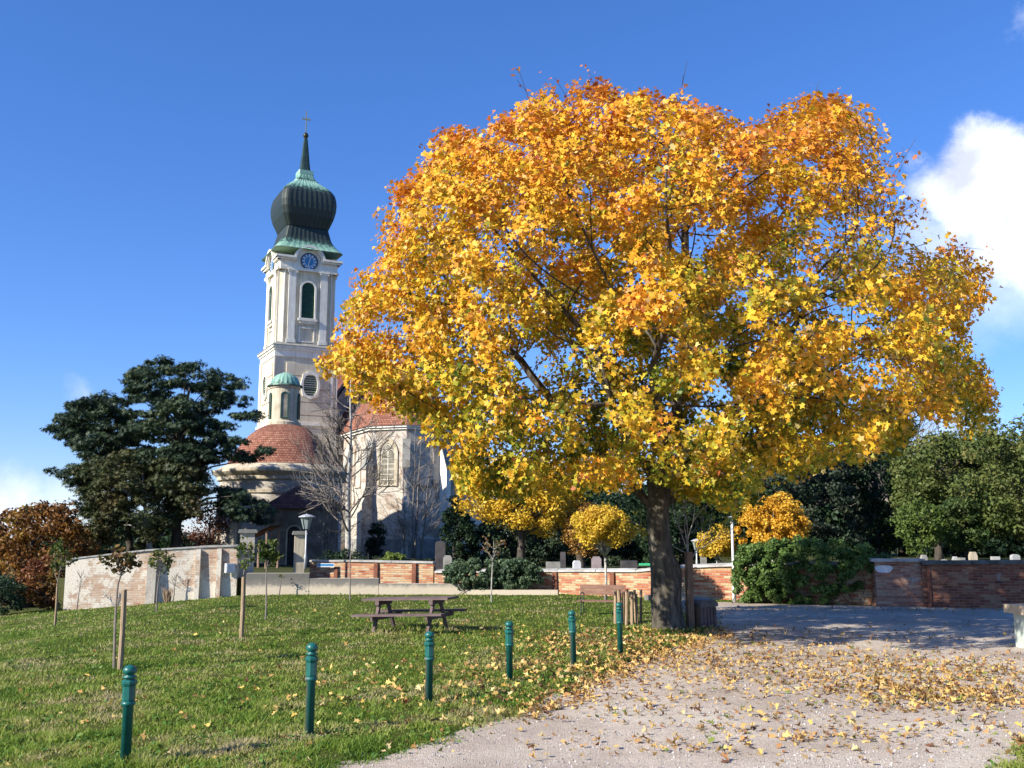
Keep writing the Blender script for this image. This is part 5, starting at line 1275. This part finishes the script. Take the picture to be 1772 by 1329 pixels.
# ring of stakes
g_ = G(1090, 1083); sr_ = thing('stake_ring', 'ring of upright round wooden stakes guarding a young tree beside the maple trunk', 'tree guard', (g_.x, g_.y+.25, 0))
rs2 = random.Random(5)
for i, (dx, dy) in enumerate([(-.32, .06), (-.22, -.14), (-.08, -.24), (.06, -.24), (.19, -.17), (.3, .02), (.22, .24), (-.1, .32), (.1, .3), (-.27, .22)]):
    h = .8+rs2.uniform(-.04, .08); r = .042+rs2.uniform(-.006, .008); lx, ly = rs2.uniform(-.03, .03), rs2.uniform(-.03, .03)
    mb = MB(); mb.tube([(dx, dy, -.1), (dx+lx*.5, dy+ly*.5, h*.5), (dx+lx, dy+ly, h)], [r, r*.97, r*.93], 9); mb.build('stake', M['stake'], sr_, False)
# dark post with trunk, and bin
g_ = G(1195, 1088); ps = thing('wooden_post', 'tall dark weathered wooden post to the right of the maple trunk', 'post', (g_.x, g_.y, 0), .3)
zt = at(1193, 955, g_.y).z; mb = MB(); mb.box(-.075, .075, -.07, .07, -.1, zt*.5); mb.box(-.074, .074, -.069, .069, zt*.5, zt); mb.build('post_body', M['wood'], ps)
rsx = np.random.RandomState(9)
sp2 = thing('slender_tree', 'slender young tree with sparse green yellow leaves tied behind the dark wooden post', 'young tree', (g_.x+.02, g_.y+.2, 0)); mb = MB(); paths = []; tips = []
grow(rsx, Vector((0, 0, 0)), Vector((.0, 0, 1)), 2.1, .035, 0, paths, tips, .5, 3, .2, bend=.03); q = tips[0][0]
for k in range(7): grow(rsx, q-Vector((0, 0, .12*k)), Vector((rsx.normal()*.5, rsx.normal()*.5, .8)).normalized(), .9, .014, 2, paths, tips, .6, 3, .1)
for a, b, l in paths: mb.tube(a, b, 5)
mb.build('trunk', M['palebark'], sp2, True); C = [t_[0] for t_ in tips[1:]]
clump_leaves([c+sp2.location for c in C], 9, .16, .1, rsx, .9, .2, OVAL, [(.06, .1, .02), (.16, .2, .03), (.4, .32, .04)], 'crown', M['gleaf'], sp2, sp2.location)
g_ = G(1219, 1088); bi = thing('litter_bin', 'squat dark weathered litter bin with rounded lid between post and gravel road', 'litter bin', (g_.x, g_.y+.3, 0), .5)
mb = MB(); mb.prism_xy([(-.24, -.24), (.24, -.24), (.24, .24), (-.24, .24)], 0, .5); mb.build('bin_body', M['wood'], bi)
for k in range(5): 
    mb = MB(); mb.box(-.235+.1*k, -.165+.1*k, -.262, -.243, .03, .48); mb.build('slat', M['pinkwood'], bi)
mb = MB(); mb.prism_xz([(-.28, .503), (.28, .503), (.28, .58), (.2, .66), (-.2, .66), (-.28, .58)], -.28, .28); mb.build('lid', plain('bin_lid', [(.3, (.06, .055, .05)), (.7, (.15, .14, .13))], 4, .6, .3, 20), bi)
# boulders beside the bin
bo = thing('boulder', 'rounded grey boulder lying behind the litter bin', 'boulder', tuple(G(1205, 1062)[:2])+(0,)); mb = MB(); mb.lathe([(.3, -.05), (.42, .12), (.4, .3), (.25, .42), (0, .46)], 14)
mb.v = [(x*1.3+.05*math.sin(5*y), y*.8+.05*math.sin(6*x), z+.03*math.sin(7*x+5*y)) for x, y, z in mb.v]; mb.build('stone', M['stone'], bo, True)
# lamp posts
def lamp(px, Y, pyb, pyt, lh, label, polemat=None, lw=.2, z0=None, head=True, pr_=.035):
    b = at(px, pyb, Y); zt = at(px, pyt, Y).z; z0 = b.z if z0 is None else z0; o = thing('street_lamp', label, 'street lamp', (b.x, Y, z0), group=None); H = zt-z0
    mb = MB(); mb.lathe([(pr_*1.5, 0), (pr_*1.5, .5), (pr_, .6), (pr_*.85, H-lh)], 12); mb.build('pole', polemat or M['pole'], o, True)
    ln = MB(); ln.lathe([(.05, H-lh), (.07, H-lh+.03)], 12); hd = ln.build('lantern', M['iron'], o)
    g = MB(); g.lathe([(lw*.42, H-lh+.032), (lw*.86, H-.22*lh)], 6); g.build('glass', M['glass'], hd)
    f = MB()
    for k in range(6):
        a = k*math.pi/3; f.tube([(lw*.44*math.cos(a), lw*.44*math.sin(a), H-lh+.03), (lw*.89*math.cos(a), lw*.89*math.sin(a), H-.21*lh)], .012, 4)
    f.build('frame', M['iron'], hd)
    c = MB(); c.lathe([(lw*1.12, H-.22*lh+.003), (lw*1.12, H-.17*lh), (lw*.5, H-.06*lh), (.03, H-.03*lh), (.02, H)], 12); c.build('cap', M['pole'], hd)
lamp(528, 38.2, 985, 889, .62, 'grey street lamp with wide glass lantern standing next to the slim gate pillar', lw=.28)
lamp(1271, 33.0, 1042, 893, .18, 'tall thin white pole lamp at the left edge of the large ivy mound', M['whitestone'], lw=.12, z0=0, pr_=.045)
lamp(1206, 41.5, 975, 932, .5, 'small lantern lamp visible between maple trunk and small globe maple', lw=.2, z0=TZ)
# gravestones
def stone(px, Y, pyt, wpx, label, mat, kind=0, dpt=.18):
    a = at(px, pyt, Y); wd = wpx/F*Y; h = a.z-TZ; o = thing('gravestone', label, 'gravestone', (a.x, Y, TZ), random.uniform(-.15, .15), group='gravestones behind the brick wall')
    mb = MB()
    if kind == 0: P = [(-wd/2, .12), (wd/2, .12), (wd/2, h*.86), (wd*.3, h), (-wd*.3, h), (-wd/2, h*.86)]
    elif kind == 1: P = [(-wd/2, .12), (wd/2, .12)]+[(wd/2*math.cos(math.pi*i/8), h-wd*.3+wd*.3*math.sin(math.pi*i/8)) for i in range(9)]
    else: P = [(-wd/2, .12), (wd/2, .12), (wd/2, h), (-wd/2, h)]
    mb.prism_xz(P, -dpt/2, dpt/2); mb.build('stone', mat, o); mb = MB(); mb.box(-wd*.62, wd*.62, -dpt, dpt, 0, .118); mb.build('base', M['stone'], o)
stone(775, 41, 961, 15, 'grey gravestone with chamfered top above the left end of the drooping ivy', M['stone'])
stone(796, 42, 971, 16, 'low wide grey gravestone just right of the chamfered one', M['stone'], 2)
stone(762, 43.5, 936, 17, 'tall dark gravestone slab at the corner of the choir', M['darkstone'], 1)
stone(957, 42, 972, 24, 'broad low grey gravestone above the brick wall right of the drooping ivy', M['stone'], 2)
stone(974, 42, 955, 9, 'narrow dark pillar gravestone beside the broad low one', M['darkstone'], 2)
stone(998, 40, 970, 13, 'bright white small gravestone above the brick wall', M['whitestone'], 0)
stone(1032, 40, 963, 17, 'pinkish grey gravestone just left of the globe maple trunk', plain('pink_granite', [(.3, (.2, .16, .16)), (.7, (.3, .25, .25))], 4, .5, .1, 20), 0)
stone(1088, 42, 970, 28, 'wide dull gravestone between globe maple and green tray', M['darkstone'], 2)
stone(1217, 43, 960, 10, 'pale gravestone under the small lantern lamp', M['stone'], 2)
GSR = [(1545, 962, 9, 0), (1556, 958, 10, 1), (1598, 952, 10, 0), (1612, 962, 8, 2), (1634, 960, 13, 1), (1652, 955, 8, 0), (1664, 957, 9, 2), (1683, 947, 12, 0), (1722, 955, 13, 2), (1756, 951, 14, 1), (1705, 962, 9, 0), (1765, 961, 16, 2)]
GLB = ['leftmost small gravestone above the pier', 'rounded grey gravestone above the pier beside the leftmost one', 'chamfered pale gravestone under the lime tree', 'low square gravestone right of the chamfered pale one', 'rounded white gravestone in the middle of the right wall', 'narrow chamfered gravestone right of the rounded white one', 'small square gravestone under the drooping tree', 'tall tan gravestone rising highest above the right wall', 'square white gravestone above the dark right wall', 'wide rounded white gravestone near the right edge', 'small low gravestone between the tall tan and the square white one', 'low wide gravestone at the right edge of the photo']
for (px, py, wp, k), lb in zip(GSR, GLB): stone(px, random.uniform(36, 39), py+8, wp, lb, (M['palestone'] if 'white' in lb else M['cream'] if 'tan' in lb else M['stone']), k)
# ------------------------------------------------------------ young trees on the lawn
CH = [(.03, .06, .015), (.06, .10, .02), (.12, .15, .03), (.25, .2, .04)]
YT = []
def young(label, px, pyb, py_split, py_top, wpx, nleaf, seed, stake=None, bark=None, pal=CH, lean=0, leafsize=.1, lev=2, nb=8):
    rsx = np.random.RandomState(seed); g_ = GL(px, pyb); z0 = hz_(g_.x, g_.y); o = thing('young_tree', label, 'young tree', (g_.x, g_.y, z0-.02), group='young trees on the lawn')
    zs = at(px, py_split, g_.y).z; zt = at(px, py_top, g_.y).z; wd = wpx/F*g_.y/2
    mb = MB(); pts = [Vector((lean*s+.015*math.sin(4*s+seed), 0, zs*s)) for s in np.linspace(0, 1, 6)]; mb.tube(pts, np.linspace(.026, .016, 6), 7); top = pts[-1]; tips = []; paths = []
    lead = Vector((lean+.05, 0, zt*.93)); mb.tube([top, top.lerp(lead, .5)+Vector((.03, .02, 0)), lead], [.015, .01, .005], 5)
    for k in range(nb):
        s = rsx.uniform(0, .8); b = top.lerp(lead, s); a = 6.28*k/nb+rsx.uniform(-.4, .4)
        L = min(wd*1.0, .9)*(1.05-.6*s); grow(rsx, b, Vector((math.cos(a), math.sin(a), 1.0)).normalized(), L*.85, .009, lev-1, paths, tips, .6, 3, .15, .6)
    for a, b, l in paths: mb.tube(a, [max(.004, x) for x in b], 4)
    mb.build('trunk', bark or M['twig'], o)
    if nleaf:
        C = [t_[0]+o.location for t_ in tips]+[p[0][1]+o.location for p in paths if p[2] == 0]
        clump_leaves(C, max(1, nleaf//len(C)), .13, leafsize, rsx, .9, 0, OVAL, pal, 'crown', M['gleaf'], o, o.location, .6)
    if stake:
        sx, shp, slb, r = stake; st = thing('tree_stake', slb, 'stake', (g_.x+sx, g_.y-.08, z0-.02), group='wooden stakes beside young trees'); zz_ = at(px, shp, g_.y).z
        mb = MB(); mb.tube([(0, 0, -.1), (.01, 0, zz_*.5), (0, 0, zz_)], [r, r*.97, r*.92], 9); mb.build('stake_pole', M['stake'], st)
young('leafy young tree at the far left of the lawn on a dark stem', 95, 1083, 998, 920, 62, 330, 1, (.03, 1000, 'dark thin stake against the far left young tree', .03))
young('young tree with reddish green leaves left of the nearest bollard', 196, 1157, 1010, 952, 72, 240, 2, (.14, 1020, 'thick pale stake tied to the young tree nearest the camera', .045), pal=[(.04, .06, .02), (.1, .1, .03), (.2, .1, .04), (.3, .2, .05)])
young('bushy green young tree in front of the whitewashed wall', 271, 1060, 998, 948, 56, 360, 3)
young('leafless young tree close to the left end of the whitewashed wall', 134, 1056, 1000, 960, 34, 0, 4)
young('tiny leafless sapling beside the clipped shrub at the wall foot', 300, 1041, 1005, 975, 26, 0, 5)
young('young tree with thin leaves growing above a thick stake near the gate pillar', 417, 1102, 1000, 925, 44, 190, 6, (.03, 998, 'thick brown stake in front of the left gate pillar', .05))
young('dense green young tree in the gateway on a pale stem', 459, 1072, 985, 928, 46, 420, 7, leafsize=.12)
young('thin pale stemmed sapling without leaves against the parapet', 605, 1040, 960, 930, 20, 0, 8, nb=4)
young('young tree with few reddish leaves in front of the drooping ivy', 851, 1042, 975, 928, 56, 130, 10, pal=[(.05, .07, .02), (.16, .14, .04), (.3, .12, .05), (.3, .22, .06)], bark=M['palebark'])
young('tiny dark sapling against the left part of the parapet', 484, 1030, 1005, 992, 16, 50, 11, leafsize=.07, nb=5)
g_ = GL(290, 1042); cs = thing('clipped_shrub', 'small brown upright shrub at the foot of the whitewashed wall', 'shrub', (g_.x, g_.y, g_.z)); mb = MB(); rsx = np.random.RandomState(4)
for k in range(60):
    a = rsx.uniform(0, 6.28); r0_ = rsx.uniform(0, .12); r1_ = r0_+rsx.uniform(0, .16); mb.tube([(r0_*math.cos(a), r0_*math.sin(a), 0), (r1_*math.cos(a), r1_*math.sin(a), rsx.uniform(.35, .55))], [.012, .006], 4)
mb.build('stems', M['stake'], cs)
# ------------------------------------------------------------ grass blades, litter, pebbles
rg_ = np.random.RandomState(77)
def ground_pts(n, y0, y1, xr=1.0):
    """density falling with the square of distance, inside a widened view wedge"""
    u = rg_.rand(n); y = 1/(1/y0+(1/y1-1/y0)*u); x = (rg_.rand(n)*2-1)*(y*.56+1.0)*xr
    return np.column_stack([x, y])
P = ground_pts(560000, 6.5, 39); d = lawn_d(P); clumps = vnoise(P, .55, 31, 3)
keep = (d > -.12) & (rg_.rand(len(P)) < np.clip(.62+.5*clumps, .12, 1)*sstep(d, -.15, .3)); P = P[keep]; d = d[keep]; clumps = clumps[keep]
z = lawn_h(P)-.004; n = len(P)
dist = P[:, 1]; hgt = rg_.uniform(.022, .06, n)*(1+.55*np.clip(clumps, -.8, 1)); tuft = vnoise(P, 1.6, 32, 2) > .62; hgt[tuft] *= 1.6
gl = np.hypot(P[:, 0]-G(217, 1320).x, P[:, 1]-G(217, 1320).y) < .3; hgt[gl] *= 1.2
pt_xy = (tb_.location.x, tb_.location.y); un = np.hypot((P[:, 0]-pt_xy[0]-.1)/1.2, (P[:, 1]-pt_xy[1])/.8) < 1; hgt[un] *= 2.3
for (bx, by) in [G(b[0], b[2])[:2] for b in BO]+[tuple(TB)[:2]]:
    tr_ = (bx, by) == tuple(TB)[:2]; k = np.hypot(P[:, 0]-bx, P[:, 1]-by) < (.85 if tr_ else .25); hgt[k] *= 1.5 if tr_ else .8
wdt = .0045+.00042*dist; a = rg_.uniform(0, 6.28, n); lean = rg_.normal(size=(n, 2))*hgt[:, None]*.55
V = np.zeros((n, 3, 3)); V[:, 0, 0] = P[:, 0]-np.cos(a)*wdt; V[:, 0, 1] = P[:, 1]-np.sin(a)*wdt; V[:, 1, 0] = P[:, 0]+np.cos(a)*wdt; V[:, 1, 1] = P[:, 1]+np.sin(a)*wdt
V[:, 0, 2] = V[:, 1, 2] = z; V[:, 2, 0] = P[:, 0]+lean[:, 0]; V[:, 2, 1] = P[:, 1]+lean[:, 1]; V[:, 2, 2] = z+hgt
wv = .52+.44*vnoise(P, 2.6, 41, 3)+.22*vnoise(P, .6, 42, 3)+rg_.normal(size=n)*.15
cols = lerp_cols([(.09, .17, .022), (.17, .27, .035), (.27, .35, .055), (.39, .38, .12), (.52, .43, .24)], wv)
tag(fast_mesh('grass', V, 3, cols, M['grass']), 'short green and straw coloured grass of the lawn', 'grass', kind='stuff')
print('grass', n)
# broadleaf weeds low in the lawn
P = ground_pts(26000, 6.5, 36); d = lawn_d(P); k = (d > .05) & (vnoise(P, .9, 51, 2) > .15); P = P[k]; n = len(P)
P3 = np.column_stack([P, lawn_h(P)+rg_.uniform(.015, .06, n)]); nr = rg_.normal(size=(n, 3))*.4+np.array([0, 0, 1.])
cols = lerp_cols([(.05, .13, .02), (.09, .2, .03), (.16, .25, .05)], rg_.rand(n))
tag(leaves('weeds', P3, nr, rg_.uniform(.025, .06, n)*(1+.03*P[:, 1]), OVAL, cols, M['gleaf'], None, rg_), 'small broad leaved weeds among the grass', 'weeds', kind='stuff')
# fallen maple leaves
def gauss(n, px, py, sx, sy, ang=0):
    c = G(px, py); q = rg_.normal(size=(n, 2))*np.array([sx, sy]); ca, sa = math.cos(ang), math.sin(ang)
    return np.column_stack([c.x+q[:, 0]*ca-q[:, 1]*sa, c.y+q[:, 0]*sa+q[:, 1]*ca])
B = [gauss(1500, 1120, 1125, 1.3, 1.3), gauss(1000, 1040, 1160, 1.3, 1.1), gauss(900, 1160, 1105, 1.6, 1.2), gauss(420, 900, 1180, 1.8, 1.4), gauss(260, 760, 1200, 2.4, 1.8), gauss(120, 500, 1230, 2.6, 1.5),
     gauss(1500, 1600, 1165, 1.5, .8), gauss(1700, 1660, 1205, .9, .7), gauss(900, 1520, 1190, .9, .8), gauss(800, 1350, 1135, 1.8, 1.0), gauss(450, 1250, 1145, 1.2, 1.0), gauss(900, 1720, 1155, 1.6, 1.1), gauss(500, 1480, 1100, 3.5, 1.6), gauss(280, 1300, 1180, 1.8, 1.0),
     gauss(230, 1440, 1270, .9, .35), gauss(260, 1300, 1290, 1.3, .35), gauss(420, 1330, 1240, 2.0, .7), gauss(200, 960, 1110, .35, 1.6, .5), gauss(60, 1730, 1280, .3, .4), gauss(200, 1020, 1215, 1.6, .5),
     np.column_stack([rg_.uniform(-9, 14, 800), rg_.uniform(9, 30, 800)]), np.column_stack([rg_.uniform(5, 22, 500), rg_.uniform(29.0, 30.6, 500)])]
for (a_, b_) in zip(LAWN[3:11], LAWN[4:12]):
    u_ = rg_.rand(170)[:, None]; B.append(np.array(a_)*(1-u_)+np.array(b_)*u_+rg_.normal(size=(170, 2))*.16)
P = np.vstack(B); k = (P[:, 1] > 8) & (np.hypot(P[:, 0]-TB.x, P[:, 1]-TB.y) > .55) & ((vnoise(P, .8, 61, 2) > -.25) | (rg_.rand(len(P)) < .3)); P = P[k]; n = len(P)
lw_ = lawn_d(P) > 0; zz_ = np.where(lw_, lawn_h(P)+rg_.uniform(.02, .06, n), .008+rg_.uniform(0, .02, n))
kk = rg_.rand(n) < .8; P = P[kk]; lw_ = lw_[kk]; zz_ = zz_[kk]; n = len(P)
nr = rg_.normal(size=(n, 3))*np.where(lw_, .5, .28)[:, None]+np.array([0, 0, 1.])
cols = lerp_cols([(.28, .12, .05), (.45, .24, .09), (.58, .35, .12), (.64, .42, .15), (.68, .46, .11), (.62, .5, .26)], rg_.rand(n)**.8)
br = rg_.rand(n) < .12; cols[br] = np.array([.16, .075, .04]); gr = rg_.rand(n) < .05; cols[gr] = np.array([.2, .24, .05])
tag(leaves('fallen_leaves', np.column_stack([P, zz_]), nr, rg_.uniform(.05, .115, n), MAPLE*np.array([.8, 1]), cols, M['litter'], None, rg_, .8), 'yellow and brown fallen maple leaves over grass and gravel', 'leaves', kind='stuff')
# pebbles
P = ground_pts(60000, 7.5, 26); k = lawn_d(P) < -.0; P = P[k]; P = P[rg_.rand(len(P)) < np.clip(.12+.8*vnoise(P, 1.4, 71, 3), .03, 1)]; n = len(P)
s_ = rg_.uniform(.003, .010, n)*(1+.035*P[:, 1]); V = np.zeros((n, 4, 3)); tet = np.array([[1, 0, 0], [-.5, .87, 0], [-.5, -.87, 0]]); a = rg_.uniform(0, 6.28, n)
base3 = []
for j in range(3):
    aj = a+j*2.094+rg_.normal(size=n)*.3; base3.append(np.column_stack([P[:, 0]+np.cos(aj)*s_, P[:, 1]+np.sin(aj)*s_, np.full(n, -.004)]))
topv = np.column_stack([P[:, 0]+rg_.normal(size=n)*s_*.2, P[:, 1]+rg_.normal(size=n)*s_*.2, .004+s_*.9])
V = np.concatenate([np.stack([base3[0], base3[1], topv], 1), np.stack([base3[1], base3[2], topv], 1), np.stack([base3[2], base3[0], topv], 1)])
cols = lerp_cols([(.2, .18, .16), (.4, .37, .34), (.62, .6, .58)], rg_.rand(n))
tag(fast_mesh('gravel_stones', V, 3, np.vstack([cols]*3), M['litter']), 'loose pale gravel stones on the road', 'gravel', kind='stuff')
